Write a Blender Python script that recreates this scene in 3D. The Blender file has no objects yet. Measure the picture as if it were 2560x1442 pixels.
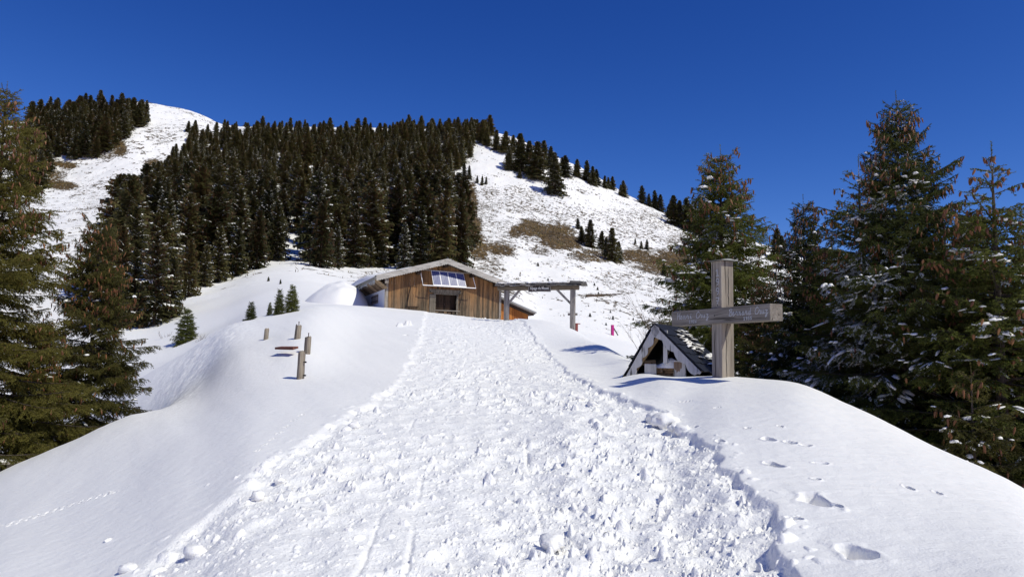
import bpy, math, random
import numpy as np
from mathutils import Vector, Matrix, Euler

scene = bpy.context.scene
COL = scene.collection

# ---------------------------------------------------------------- camera, sky, sun, exposure
F_PX = 1849.0                      # focal length in photo pixels (2560 wide)
PITCH, ROLL = math.radians(5.5), math.radians(1.0)
cam_data = bpy.data.cameras.new('camera')
cam = bpy.data.objects.new('camera', cam_data)
COL.objects.link(cam)
cam_data.sensor_width = 36.0
cam_data.lens = 36.0 * F_PX / 2560.0
cam_data.clip_start, cam_data.clip_end = 0.05, 5000.0
RC = Matrix.Rotation(math.radians(90) + PITCH, 3, 'X') @ Matrix.Rotation(ROLL, 3, 'Z')
cam.matrix_world = RC.to_4x4()     # the eye is the world origin
scene.camera = cam

SUN_EL, SUN_AZ = math.radians(50.0), math.radians(33.0)   # azimuth from +X towards the viewer
SUN = Vector((math.cos(SUN_EL) * math.cos(SUN_AZ), -math.cos(SUN_EL) * math.sin(SUN_AZ), math.sin(SUN_EL)))
sl = bpy.data.lights.new('sun', 'SUN')
sl.energy, sl.angle, sl.color = 3.55, math.radians(0.53), (1.0, 0.975, 0.83)
so = bpy.data.objects.new('sun', sl)
COL.objects.link(so)
so.rotation_euler = SUN.to_track_quat('Z', 'Y').to_euler()

world = bpy.data.worlds.new('World')
scene.world = world
world.use_nodes = True
wn = world.node_tree
bg = wn.nodes['Background']
sky = wn.nodes.new('ShaderNodeTexSky')
sky.sky_type = 'NISHITA'
sky.sun_disc = False
sky.sun_elevation = SUN_EL
sky.sun_rotation = math.atan2(SUN.x, SUN.y)
sky.altitude = 2200.0
sky.air_density, sky.dust_density, sky.ozone_density = 1.0, 0.0, 6.0
# deep blue of thin, dry mountain air: one contrast exponent and gain per colour
sep = wn.nodes.new('ShaderNodeSeparateColor')
comb = wn.nodes.new('ShaderNodeCombineColor')
wn.links.new(sky.outputs[0], sep.inputs[0])
for ch, (ex, gain) in enumerate(((2.14, 0.303), (1.53, 0.416), (1.11, 0.973))):
    pw = wn.nodes.new('ShaderNodeMath'); pw.operation = 'POWER'; pw.inputs[1].default_value = ex
    ml = wn.nodes.new('ShaderNodeMath'); ml.operation = 'MULTIPLY'; ml.inputs[1].default_value = gain
    wn.links.new(sep.outputs[ch], pw.inputs[0])
    wn.links.new(pw.outputs[0], ml.inputs[0])
    wn.links.new(ml.outputs[0], comb.inputs[ch])
wn.links.new(comb.outputs[0], bg.inputs[0])
bg.inputs[1].default_value = 0.10

scene.view_settings.view_transform = 'Standard'
scene.view_settings.look = 'None'
scene.view_settings.exposure = 0.0
scene.view_settings.gamma = 1.0
scene.render.engine = 'CYCLES'
scene.cycles.use_denoising = True
scene.cycles.max_bounces = 6
scene.cycles.diffuse_bounces = 4
scene.cycles.transparent_max_bounces = 4

# ---------------------------------------------------------------- small helpers
def ray(px, py):
    """unit world direction through a photo pixel (2560 x 1442)"""
    return (RC @ Vector(((px - 1280) / F_PX, -(py - 721) / F_PX, -1.0))).normalized()

def ray_pt(px, py, r):
    d = ray(px, py)
    h = math.hypot(d.x, d.y)
    return d * (r / h)

def project(x, y, z):
    p = RC.transposed() @ Vector((x, y, z))
    return 1280 + F_PX * p.x / -p.z, 721 - F_PX * p.y / -p.z

def hash2(ix, iy, seed):
    h = (ix.astype(np.int64) * 374761393 + iy.astype(np.int64) * 668265263 + seed * 974634777) & 0xffffffff
    h = ((h ^ (h >> 13)) * 1274126177) & 0xffffffff
    h = ((h ^ (h >> 16)) * 2246822519) & 0xffffffff
    return ((h ^ (h >> 15)) & 0xffffff) / float(0x1000000)

def gnoise(x, y, seed=0):
    """gradient noise, about -0.7 .. 0.7"""
    x0, y0 = np.floor(x), np.floor(y)
    fx, fy = x - x0, y - y0
    u = fx * fx * fx * (fx * (fx * 6 - 15) + 10)
    v = fy * fy * fy * (fy * (fy * 6 - 15) + 10)
    out = []
    for dx in (0, 1):
        for dy in (0, 1):
            a = hash2(x0 + dx, y0 + dy, seed) * (2 * np.pi)
            out.append(np.cos(a) * (fx - dx) + np.sin(a) * (fy - dy))
    a, b, c, d = out
    return (a * (1 - v) + b * v) * (1 - u) + (c * (1 - v) + d * v) * u

def fbm(x, y, seed=0, octv=4, gain=0.5):
    s, amp = 0.0, 1.0
    for i in range(octv):
        s = s + amp * gnoise(x * 2 ** i + 17.3 * i, y * 2 ** i - 9.1 * i, seed + i)
        amp *= gain
    return s

def blobs(x, y, cell, prob, rmin, rmax, seed):
    """sum-free max of hemispherical lumps scattered one per cell: height in units of metres"""
    gx, gy = x / cell, y / cell
    x0, y0 = np.floor(gx), np.floor(gy)
    out = np.zeros_like(x)
    for dx in (-1, 0, 1):
        for dy in (-1, 0, 1):
            cx, cy = x0 + dx, y0 + dy
            ok = hash2(cx, cy, seed) < prob
            rr = rmin + (rmax - rmin) * hash2(cx, cy, seed + 1) ** 2
            ox = (cx + hash2(cx, cy, seed + 2)) * cell - x
            oy = (cy + hash2(cx, cy, seed + 3)) * cell - y
            an = hash2(cx, cy, seed + 4) * np.pi
            ex = ox * np.cos(an) + oy * np.sin(an)
            ey = (oy * np.cos(an) - ox * np.sin(an)) * 1.5
            d2 = ex * ex + ey * ey
            out = np.maximum(out, np.where(ok, rr * np.maximum(0, 1 - d2 / (rr * rr)) ** 0.72, 0))
    return out

def worley(x, y, seed):
    x0, y0 = np.floor(x), np.floor(y)
    f1 = np.full_like(x, 9.0)
    for dx in (-1, 0, 1):
        for dy in (-1, 0, 1):
            cx, cy = x0 + dx, y0 + dy
            d = np.hypot(cx + hash2(cx, cy, seed) - x, cy + hash2(cx, cy, seed + 1) - y)
            f1 = np.minimum(f1, d)
    return f1

def sstep(a, b, x):
    t = np.clip((x - a) / (b - a), 0, 1)
    return t * t * (3 - 2 * t)

# ---------------------------------------------------------------- scene-object helpers
def props(o, label=None, cat=None, group=None, kind=None):
    if label: o['label'] = label
    if cat: o['category'] = cat
    if group: o['group'] = group
    if kind: o['kind'] = kind
    return o

def thing(name, loc, rz=0.0, label=None, cat=None, group=None):
    o = bpy.data.objects.new(name, None)
    o.empty_display_size = 0.3
    COL.objects.link(o)
    o.location = loc
    o.rotation_euler = (0, 0, rz)
    return props(o, label, cat, group)

def link(name, me, parent=None):
    o = bpy.data.objects.new(name, me)
    COL.objects.link(o)
    if parent is not None:
        o.parent = parent
    return o

def np_mesh(name, verts, tris, mats, matidx=None, smooth=False):
    """numpy vertices (N,3) and triangles or quads (M,k) to a mesh"""
    me = bpy.data.meshes.new(name)
    verts = np.ascontiguousarray(verts, dtype=np.float32)
    tris = np.ascontiguousarray(tris, dtype=np.int32)
    k = tris.shape[1]
    me.vertices.add(len(verts))
    me.vertices.foreach_set('co', verts.ravel())
    me.loops.add(tris.size)
    me.loops.foreach_set('vertex_index', tris.ravel())
    me.polygons.add(len(tris))
    me.polygons.foreach_set('loop_start', np.arange(0, tris.size, k, dtype=np.int32))
    for m in mats:
        me.materials.append(m)
    if matidx is not None:
        me.polygons.foreach_set('material_index', np.ascontiguousarray(matidx, dtype=np.int32))
    me.polygons.foreach_set('use_smooth', np.full(len(tris), smooth, dtype=bool))
    me.update(calc_edges=True)
    return me

class MB:
    """collects boxes, prisms and tubes into one mesh"""
    def __init__(s):
        s.v, s.f = [], []
    def poly(s, pts, faces):
        b = len(s.v)
        s.v += [tuple(p) for p in pts]
        s.f += [tuple(b + i for i in f) for f in faces]
    def hexa(s, p):
        """8 corners: bottom 4 then top 4, same order"""
        s.poly(p, [(3, 2, 1, 0), (4, 5, 6, 7), (0, 1, 5, 4), (1, 2, 6, 5), (2, 3, 7, 6), (3, 0, 4, 7)])
    def box(s, x0, x1, y0, y1, z0, z1):
        s.hexa([(x0, y0, z0), (x1, y0, z0), (x1, y1, z0), (x0, y1, z0), (x0, y0, z1), (x1, y0, z1), (x1, y1, z1), (x0, y1, z1)])
    def prism(s, pts, d):
        """planar polygon (3-D points) extruded along d"""
        n = len(pts)
        d = Vector(d)
        q = [Vector(p) for p in pts] + [Vector(p) + d for p in pts]
        s.poly(q, [tuple(range(n - 1, -1, -1)), tuple(range(n, 2 * n))] + [(i, (i + 1) % n, n + (i + 1) % n, n + i) for i in range(n)])
    def beam(s, a, b, w, h, up=(0, 0, 1)):
        """rectangular bar from a to b"""
        a, b, up = Vector(a), Vector(b), Vector(up)
        d = (b - a).normalized()
        sx = d.cross(up).normalized() * (w / 2)
        uz = sx.cross(d).normalized() * (h / 2)
        s.hexa([a - sx - uz, a + sx - uz, b + sx - uz, b - sx - uz, a - sx + uz, a + sx + uz, b + sx + uz, b - sx + uz])
    def tube(s, pts, rad, n=6, cap=True):
        pts = [Vector(p) for p in pts]
        if not isinstance(rad, (list, tuple)): rad = [rad] * len(pts)
        b = len(s.v)
        for i, p in enumerate(pts):
            d = (pts[min(i + 1, len(pts) - 1)] - pts[max(i - 1, 0)]).normalized()
            a = d.orthogonal().normalized() if abs(d.z) > 0.9 else d.cross(Vector((0, 0, 1))).normalized()
            c = d.cross(a)
            for k in range(n):
                t = 2 * math.pi * k / n
                s.v.append(tuple(p + (a * math.cos(t) + c * math.sin(t)) * rad[i]))
        for i in range(len(pts) - 1):
            for k in range(n):
                k2 = (k + 1) % n
                s.f.append((b + i * n + k, b + i * n + k2, b + (i + 1) * n + k2, b + (i + 1) * n + k))
        if cap:
            s.f.append(tuple(b + k for k in range(n - 1, -1, -1)))
            s.f.append(tuple(b + (len(pts) - 1) * n + k for k in range(n)))
    def build(s, name, mat, parent=None, smooth=False, bevel=0.0):
        me = bpy.data.meshes.new(name)
        me.from_pydata(s.v, [], s.f)
        for m in (mat if isinstance(mat, (list, tuple)) else [mat]):
            me.materials.append(m)
        me.update()
        if smooth:
            me.polygons.foreach_set('use_smooth', np.full(len(me.polygons), True))
        o = link(name, me, parent)
        if bevel > 0:
            b = o.modifiers.new('bevel', 'BEVEL')
            b.width, b.segments, b.limit_method = bevel, 2, 'ANGLE'
        return o

# ---------------------------------------------------------------- materials
class N:
    """tiny node-tree writer"""
    def __init__(s, name):
        s.m = bpy.data.materials.new(name)
        s.m.use_nodes = True
        s.t = s.m.node_tree
        s.b = s.t.nodes['Principled BSDF']
        s.out = s.t.nodes['Material Output']
    def n(s, typ, **kw):
        x = s.t.nodes.new(typ)
        for k, v in kw.items():
            setattr(x, k, v)
        return x
    def set(s, sock, v):
        if hasattr(v, 'is_output'):
            s.t.links.new(v, sock)
        else:
            sock.default_value = v
    def math(s, op, a, b=0.0, c=0.0, clamp=False):
        x = s.n('ShaderNodeMath', operation=op, use_clamp=clamp)
        for i, v in enumerate((a, b, c)): s.set(x.inputs[i], v)
        return x.outputs[0]
    def noise(s, vec, scale, detail=4.0, rough=0.55, dist=0.0):
        x = s.n('ShaderNodeTexNoise')
        s.set(x.inputs['Vector'], vec)
        x.inputs['Scale'].default_value = scale
        x.inputs['Detail'].default_value = detail
        x.inputs['Roughness'].default_value = rough
        x.inputs['Distortion'].default_value = dist
        return x.outputs['Fac']
    def obj(s):
        return s.n('ShaderNodeTexCoord').outputs['Object']
    def scale(s, vec, sc):
        x = s.n('ShaderNodeVectorMath', operation='MULTIPLY')
        s.set(x.inputs[0], vec)
        x.inputs[1].default_value = sc
        return x.outputs[0]
    def ramp(s, fac, stops):
        x = s.n('ShaderNodeValToRGB')
        s.set(x.inputs[0], fac)
        e = x.color_ramp.elements
        while len(e) < len(stops): e.new(0.5)
        for i, (p, c) in enumerate(stops):
            e[i].position = p
            e[i].color = (*c, 1) if not isinstance(c, float) else (c, c, c, 1)
        return x.outputs[0]
    def mix(s, fac, a, b, mode='MIX'):
        x = s.n('ShaderNodeMix', data_type='RGBA', blend_type=mode)
        s.set(x.inputs[0], fac)
        for i, v in ((6, a), (7, b)):
            s.set(x.inputs[i], v if hasattr(v, 'is_output') else (*v, 1))
        return x.outputs[2]
    def bump(s, h, strength, dist):
        x = s.n('ShaderNodeBump')
        x.inputs['Strength'].default_value = strength
        x.inputs['Distance'].default_value = dist
        s.set(x.inputs['Height'], h)
        s.t.links.new(x.outputs[0], s.b.inputs['Normal'])
        return x
    def done(s, col=None, rough=0.8, spec=0.25, metal=0.0):
        if col is not None:
            s.set(s.b.inputs['Base Color'], col if hasattr(col, 'is_output') else (*col, 1))
        s.set(s.b.inputs['Roughness'], rough)
        s.b.inputs['Specular IOR Level'].default_value = spec
        s.b.inputs['Metallic'].default_value = metal
        return s.m

def snow_mat(name, fine=1.0):
    m = N(name)
    p = m.obj()
    a = m.noise(p, 9.0 * fine, 5, 0.6)
    b = m.noise(p, 60.0 * fine, 3, 0.6)
    h = m.math('ADD', m.math('MULTIPLY', a, 0.7), m.math('MULTIPLY', b, 0.25))
    h = m.math('ADD', h, m.math('MULTIPLY', m.noise(m.scale(p, (1.0, 3.2, 2.0)), 2.2 * fine, 5, 0.6), 0.8))
    m.bump(h, 0.4, 0.05)
    return m.done(m.mix(m.noise(p, 0.6, 3), (0.88, 0.865, 0.835), (0.91, 0.895, 0.865)), 0.55, 0.2)

def path_mat():
    m = N('trampled_snow')
    p = m.obj()
    a = m.noise(p, 13.0, 5, 0.62)
    b = m.noise(p, 45.0, 4, 0.6)
    h = m.math('ADD', m.math('MULTIPLY', a, 0.9), m.math('MULTIPLY', b, 0.45))
    m.bump(h, 0.6, 0.05)
    return m.done(m.mix(m.noise(p, 1.5, 4), (0.91, 0.895, 0.865), (0.95, 0.935, 0.905)), 0.55, 0.2)

def wood_mat(name, light, dark, grain=(34, 34, 2.2), islands=0.5, rough=0.85, crack=True, base_grey=None, zlo=0.0, zhi=1.0):
    """planks or beams: streaky grain along one axis, a shade per plank, optional weathered grey towards a height"""
    m = N(name)
    p = m.obj()
    v = m.scale(p, grain)
    g = m.noise(v, 1.0, 6, 0.65, 0.4)
    g2 = m.noise(m.scale(p, tuple(q * 0.28 for q in grain)), 1.0, 4, 0.6)
    geo = m.n('ShaderNodeNewGeometry')
    isl = geo.outputs['Random Per Island']
    fac = m.math('ADD', m.math('MULTIPLY', g, 0.9), m.math('MULTIPLY', m.math('SUBTRACT', isl, 0.5), islands))
    fac = m.math('ADD', fac, m.math('MULTIPLY', m.math('SUBTRACT', g2, 0.5), 0.7), clamp=True)
    col = m.ramp(fac, [(0.22, dark), (0.75, light)])
    if base_grey is not None:
        sep = m.n('ShaderNodeSeparateXYZ')
        m.set(sep.inputs[0], p)
        w = m.math('ADD', sep.outputs[2], m.math('MULTIPLY', m.math('SUBTRACT', g2, 0.5), 1.6))
        w = m.math('ADD', w, m.math('MULTIPLY', m.math('SUBTRACT', isl, 0.5), 0.9))
        t = m.n('ShaderNodeMapRange')
        m.set(t.inputs[0], w)
        t.inputs[1].default_value, t.inputs[2].default_value = zlo, zhi
        t.inputs[3].default_value, t.inputs[4].default_value = 1.0, 0.0
        gcol = m.ramp(fac, [(0.25, tuple(c * 0.25 for c in base_grey)), (0.8, base_grey)])
        col = m.mix(t.outputs[0], col, gcol)
    if crack:
        k = m.noise(m.scale(p, tuple(q * 0.7 for q in grain)), 1.3, 2, 0.5)
        col = m.mix(m.ramp(k, [(0.30, 1.0), (0.37, 0.0)]), col, tuple(c * 0.35 for c in dark))
    m.bump(g, 0.5, 0.02)
    return m.done(col, rough, 0.2)

def needle_mat(name, c1, c2, transl=0.25):
    m = N(name)
    info = m.n('ShaderNodeObjectInfo')
    big = m.noise(m.obj(), 1.4, 3)
    geo = m.n('ShaderNodeNewGeometry')
    f = m.math('ADD', m.math('MULTIPLY', big, 0.7), m.math('MULTIPLY', geo.outputs['Random Per Island'], 0.35))
    f = m.math('ADD', f, m.math('MULTIPLY', m.math('SUBTRACT', info.outputs['Random'], 0.5), 0.5), clamp=True)
    col = m.ramp(f, [(0.2, c1), (0.8, c2)])
    m.done(col, 0.6, 0.3)
    tr = m.n('ShaderNodeBsdfTranslucent')
    m.t.links.new(col, tr.inputs[0])
    mx = m.n('ShaderNodeMixShader')
    mx.inputs[0].default_value = transl
    m.t.links.new(m.b.outputs[0], mx.inputs[1])
    m.t.links.new(tr.outputs[0], mx.inputs[2])
    m.t.links.new(mx.outputs[0], m.out.inputs[0])
    return m.m

def plain(name, col, rough=0.7, var=0.25, scale=8.0, spec=0.3, metal=0.0):
    m = N(name)
    f = m.noise(m.obj(), scale, 4)
    c = m.mix(f, tuple(x * (1 - var) for x in col), tuple(min(1, x * (1 + var)) for x in col))
    return m.done(c, rough, spec, metal)

M_SNOW = snow_mat('snow')
M_PATH = path_mat()
M_CLUMP = snow_mat('branch_snow', 2.0)
# ---------------------------------------------------------------- terrain: height profiles by compass direction
# one row per direction (named by a photo column); nodes: bottom edge, mid, near crest, hollow, second crest, valley,
# foot of the mountain, mid mountain, ridge.  (r, row) or ('z', r, z)
Z = 'z'
COLS = [
 (-300, [(Z,8.2,-2.75),(Z,13.5,-3.7),(Z,19.5,-4.6),(Z,26,-6.6),(Z,34,-6.6),(Z,48,-6),(90,830),(250,520),(430,380)]),
 (0,    [(8.3,1442),(13.5,1282),(20,1188),(Z,26,-5.8),(Z,34,-5.6),(Z,48,-5),(90,800),(250,490),(430,330)]),
 (180,  [(7.4,1442),(12.8,1225),(19.6,1105),(Z,25.5,-4.4),(Z,34,-3.6),(Z,47,-3.0),(82,810),(240,490),(430,300)]),
 (330,  [(6.6,1442),(12.2,1180),(20.5,1035),(Z,25,-3.1),(33,962),(45,948),(75,812),(230,490),(430,290)]),
 (465,  [(5.9,1442),(11.3,1140),(20.2,1012),(24.5,978),(32,884),(Z,44,-0.3),(82,755),(230,470),(420,320)]),
 (515,  [(5.7,1442),(11,1131),(19.3,1001),(23.7,950),(32.2,850),(Z,43.5,0.4),(88,732),(228,470),(408,346)]),
 (560,  [(5.5,1442),(10.6,1122),(18.4,983),(23,898),(32.5,820),(Z,43,1.0),(95,708),(225,470),(395,348)]),
 (640,  [(5.2,1442),(10,1108),(17,965),(23.5,860),(33,795),(46,790),(105,672),(220,475),(372,348)]),
 (750,  [(5.1,1442),(10,1092),(17,945),(22,848),(33,773),(48,764),(112,655),(220,480),(362,345)]),
 (900,  [(5.0,1442),(10,1078),(18,930),(27,842),(43,767),(Z,58,4.1),(116,667),(220,480),(352,345)]),
 (1100, [(5.0,1442),(10,1080),(18,935),(28,848),(46,785),(Z,58,3.6),(106,688),(205,500),(342,352)]),
 (1250, [(5.0,1442),(10,1082),(18,940),(29,858),(47.5,797),(Z,59,3.0),(108,706),(200,520),(332,364)]),
 (1350, [(5.0,1442),(10,1078),(17.5,944),(29,868),(44,803),(Z,57,1.3),(98,768),(190,560),(326,402)]),
 (1436, [(5.0,1442),(9.8,1068),(14.5,975),(25,892),(40.5,829),(Z,54,0.4),(90,800),(180,600),(321,444)]),
 (1550, [(5.0,1442),(9.4,1090),(13.5,986),(17.5,940),(26,879),(Z,45,-0.8),(84,842),(175,640),(311,503)]),
 (1680, [(5.0,1442),(8.4,1140),(12,1005),(14.2,951),(18.5,940),(Z,35,-2),(Z,72,0.0),(166,690),(302,562)]),
 (1810, [(4.9,1442),(8.0,1130),(12.6,968),(14.3,945),(17,945),(Z,30,-3),(Z,62,-1),(160,720),(300,600)]),
 (1960, [(4.85,1442),(7.9,1130),(11.8,970),(13.2,952),(Z,17,-1.5),(Z,30,-3.5),(Z,62,-2),(160,760),(292,645)]),
 (2130, [(4.8,1442),(7.3,1185),(10.2,1045),(11.6,1012),(Z,15.3,-2.1),(Z,30,-4),(Z,62,-3),(160,800),(290,700)]),
 (2300, [(4.8,1442),(7.0,1235),(9.2,1125),(10.5,1100),(Z,14,-2.6),(Z,30,-4.5),(Z,62,-3.5),(160,810),(290,740)]),
 (2560, [(4.8,1442),(6.7,1310),(8.5,1243),(9.7,1226),(Z,13,-3.3),(Z,30,-5),(Z,62,-4),(160,830),(290,790)]),
 (2900, [(Z,4.8,-1.75),(Z,6.5,-1.95),(Z,7.6,-2.1),(Z,8.6,-2.35),(Z,11.5,-3.6),(Z,30,-5.5),(Z,62,-5),(Z,160,6),(Z,290,22)]),
]
def zrow(phi, zs):
    return (math.radians(phi), [(r, z) for r, z in zip((5, 9, 14, 20, 30, 45, 90, 250, 430), zs)])
ROWS = [zrow(-180, (-1.75, -2.2, -2.8, -3.6, -4.8, -6.5, -11, -20, -30)), zrow(-110, (-1.8, -2.4, -3.3, -4.6, -6, -7.5, -11, -10, -8)),
        zrow(-62, (-1.85, -2.5, -3.5, -5.2, -6, -6.5, -4, 20, 60))]
for px, nodes in COLS:
    row, phis = [], []
    for nd in nodes:
        if nd[0] == Z:
            row.append((nd[1], nd[2]))
        else:
            p = ray_pt(px, nd[1], nd[0])
            row.append((nd[0], p.z))
    d = ray(px, 900)
    ROWS.append((math.atan2(d.x, d.y), row))
ROWS += [zrow(62, (-1.75, -2.0, -3.0, -4.4, -5.5, -6.0, -6, -2, 4)), zrow(110, (-1.75, -2.2, -2.9, -4.0, -5.4, -7, -11, -14, -16)),
         zrow(180, (-1.75, -2.2, -2.8, -3.6, -4.8, -6.5, -11, -20, -30))]
RP = np.array([r[0] for r in ROWS])
RR = np.array([[math.log(n[0]) for n in r[1]] for r in ROWS])
RZ = np.array([[n[1] for n in r[1]] for r in ROWS])
# node under the viewer's feet, and nodes beyond the ridge
RR = np.concatenate([np.full((len(RP), 1), math.log(0.3)), np.full((len(RP), 1), math.log(2.2)), RR,
                     np.log(np.exp(RR[:, -1:]) + 130), np.full((len(RP), 1), math.log(1500))], 1)
RZ = np.concatenate([np.full((len(RP), 1), -1.66), np.full((len(RP), 1), -1.66), RZ, RZ[:, -1:] - 60, np.full((len(RP), 1), -60.0)], 1)

def pchip_slopes(x, y):
    h = np.diff(x, axis=-1)
    d = np.diff(y, axis=-1) / h
    m = np.zeros_like(y)
    w1, w2 = 2 * h[..., 1:] + h[..., :-1], h[..., 1:] + 2 * h[..., :-1]
    ok = d[..., :-1] * d[..., 1:] > 0
    dd = np.where(ok, d[..., :-1], 1.0), np.where(ok, d[..., 1:], 1.0)
    m[..., 1:-1] = np.where(ok, (w1 + w2) / (w1 / dd[0] + w2 / dd[1]), 0)
    m[..., 0], m[..., -1] = d[..., 0], d[..., -1]
    return m

def hermite(x0, x1, y0, y1, m0, m1, xq):
    h = x1 - x0
    t = np.clip((xq - x0) / h, 0, 1)
    return ((2*t**3 - 3*t**2 + 1) * y0 + (t**3 - 2*t**2 + t) * h * m0 + (-2*t**3 + 3*t**2) * y1 + (t**3 - t**2) * h * m1)

def pchip1(x, y, xq):
    m = pchip_slopes(x, y)
    i = np.clip(np.searchsorted(x, xq) - 1, 0, len(x) - 2)
    return hermite(x[i], x[i+1], y[i], y[i+1], m[i], m[i+1], xq)

LP = np.unique(np.concatenate([np.linspace(-math.pi, -0.8, 120), np.linspace(-0.8, 0.8, 1600), np.linspace(0.8, math.pi, 120)]))
LS = np.linspace(math.log(0.3), math.log(1500), 900)
nk = RR.shape[1]
LR = np.stack([pchip1(RP, RR[:, k], LP) for k in range(nk)], 1)
LZ = np.stack([pchip1(RP, RZ[:, k], LP) for k in range(nk)], 1)
LM = pchip_slopes(LR, LZ)
idx = np.clip((LR[:, :, None] <= LS[None, None, :]).sum(1) - 1, 0, nk - 2)
ii = np.arange(len(LP))[:, None]
LUT = hermite(LR[ii, idx], LR[ii, idx+1], LZ[ii, idx], LZ[ii, idx+1], LM[ii, idx], LM[ii, idx+1], np.broadcast_to(LS, idx.shape))
# soften kinks between directions and rings a little
def smooth1(a, axis, n):
    for _ in range(n):
        p = np.pad(a, [(1, 1) if k == axis else (0, 0) for k in range(2)], 'edge')
        s = [slice(None), slice(None)]
        lo, hi = list(s), list(s)
        lo[axis], hi[axis] = slice(0, -2), slice(2, None)
        a = 0.5 * a + 0.25 * p[tuple(lo)] + 0.25 * p[tuple(hi)]
    return a
LUT = smooth1(smooth1(LUT, 1, 5), 0, 220)

def base_h(x, y):
    x, y = np.asarray(x, float), np.asarray(y, float)
    phi = np.arctan2(x, y)
    s = np.clip(np.log(np.maximum(np.hypot(x, y), 0.31)), LS[0], LS[-1] - 1e-6)
    i = np.clip(np.searchsorted(LP, phi) - 1, 0, len(LP) - 2)
    t = np.clip((phi - LP[i]) / (LP[i+1] - LP[i]), 0, 1)
    ds = LS[1] - LS[0]
    j = np.clip(((s - LS[0]) / ds).astype(int), 0, len(LS) - 2)
    u = (s - LS[0]) / ds - j
    return (LUT[i, j] * (1-t) * (1-u) + LUT[i+1, j] * t * (1-u) + LUT[i, j+1] * (1-t) * u + LUT[i+1, j+1] * t * u)

# the trodden path: left and right edge as x for each depth y
PY = np.array([0.0, 4.5, 8.0, 11, 14, 16, 20, 26, 32, 40, 46, 52])
PL = np.array([-2.75, -2.9, -2.62, -2.45, -2.42, -2.45, -2.8, -3.3, -3.9, -4.7, -5.4, -6.0])
PR = np.array([1.6, 1.78, 2.2, 2.15, 1.78, 1.66, 1.52, 1.34, 1.08, 0.62, 0.25, 0.1])
def path_d(x, y):
    """signed distance-like measure: >0 inside the path"""
    n1 = 0.22 * gnoise(y * 0.9, x * 0.4, 5) + 0.10 * gnoise(y * 3.1, x * 2, 6)
    n2 = 0.22 * gnoise(y * 0.8, x * 0.4, 7) + 0.16 * gnoise(y * 2.3, x * 2, 8)
    l, r = np.interp(y, PY, PL), np.interp(y, PY, PR)
    fade = np.clip((51.0 - y) / 3.0, -1, 1)
    return np.minimum(x - l + n1, fade * 2), np.minimum(r - x + n2, fade * 2)

# footprints punched into the clean snow right of the path: photo pixel, length, width, depth
FOOT = [(2140, 1380, .50, .25, .14, 0.25), (2040, 1250, .52, .26, .13, 0.0), (1930, 1158, .30, .14, .14, 0.4), (1975, 1105, .22, .12, .07, 0.3),
        (1920, 1098, .25, .14, .08, 0.2), (2016, 1112, .16, .1, .07, 1.0), (2050, 1155, .2, .1, .05, 1.2), (2090, 1262, .2, .1, .05, .2), (1985, 1300, .18, .1, .06, .9),
        (2272, 1218, .22, .07, .05, 0.1), (2345, 1232, .16, .06, .05, 0.1), (1800, 1105, .26, .1, .06, .1), (1735, 1068, .2, .1, .07, .2), (1795, 1018, .2, .07, .05, .6),
        (1720, 1003, .3, .08, .06, .7), (2040, 1195, .14, .09, .05, 0.4), (1870, 1070, .14, .08, .05, 0.4), (1950, 1065, .2, .06, .04, 0.2),
        (1015, 838, .5, .3, .15, 0.1), (1000, 815, .5, .25, -.14, 0.1), (1020, 812, .45, .3, -.2, 0.1), (1045, 838, .4, .3, .12, 0.1)]

def macro(x, y):
    """relief of the mountain and the drifts, on top of base_h"""
    r = np.hypot(x, y)
    mt = sstep(85, 150, r)
    z = mt * (0.9 * fbm(x / 26, y / 26, 31, 4, 0.55) + 0.25 * fbm(x / 4.5, y / 4.5, 41, 3))
    z = z + sstep(9, 18, r) * (1 - mt) * 0.16 * gnoise(x / 6.5, y / 6.5, 51)
    return z

FOOTW = []
def hit(px, py, r0=3.0, r1=600.0, n=2500, seen=True):
    """where the view ray through a photo pixel meets the ground"""
    d = ray(px, py)
    h = math.hypot(d.x, d.y)
    rs = np.exp(np.linspace(math.log(r0), math.log(r1), n))
    X, Y, Zr = d.x / h * rs, d.y / h * rs, d.z / h * rs
    g = base_h(X, Y) + macro(X, Y)
    k = np.nonzero(g >= Zr)[0]
    i = k[0] if len(k) else int(np.argmin(np.abs(g - Zr)))
    return Vector((X[i], Y[i], g[i]))

for k in range(26):                                   # a small animal's track across the left slope
    FOOT.append((8 + 11 * k + (k % 2) * 4, 1312 - 3.4 * k + (k % 2) * 3, .10, .07, .03, .2))
for k in range(16):
    FOOT.append((640 + 9 * k, 1128 - 7.5 * k + (k % 2) * 4, .09, .06, .02, .2))
for px, py, ln, wd, dp, an in FOOT:
    p = hit(px, py, 3.5, 60)
    k = 0.5 if dp > .15 or dp < 0 else 0.36
    FOOTW.append((p.x, p.y, ln * k, wd * k, dp, an))

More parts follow.
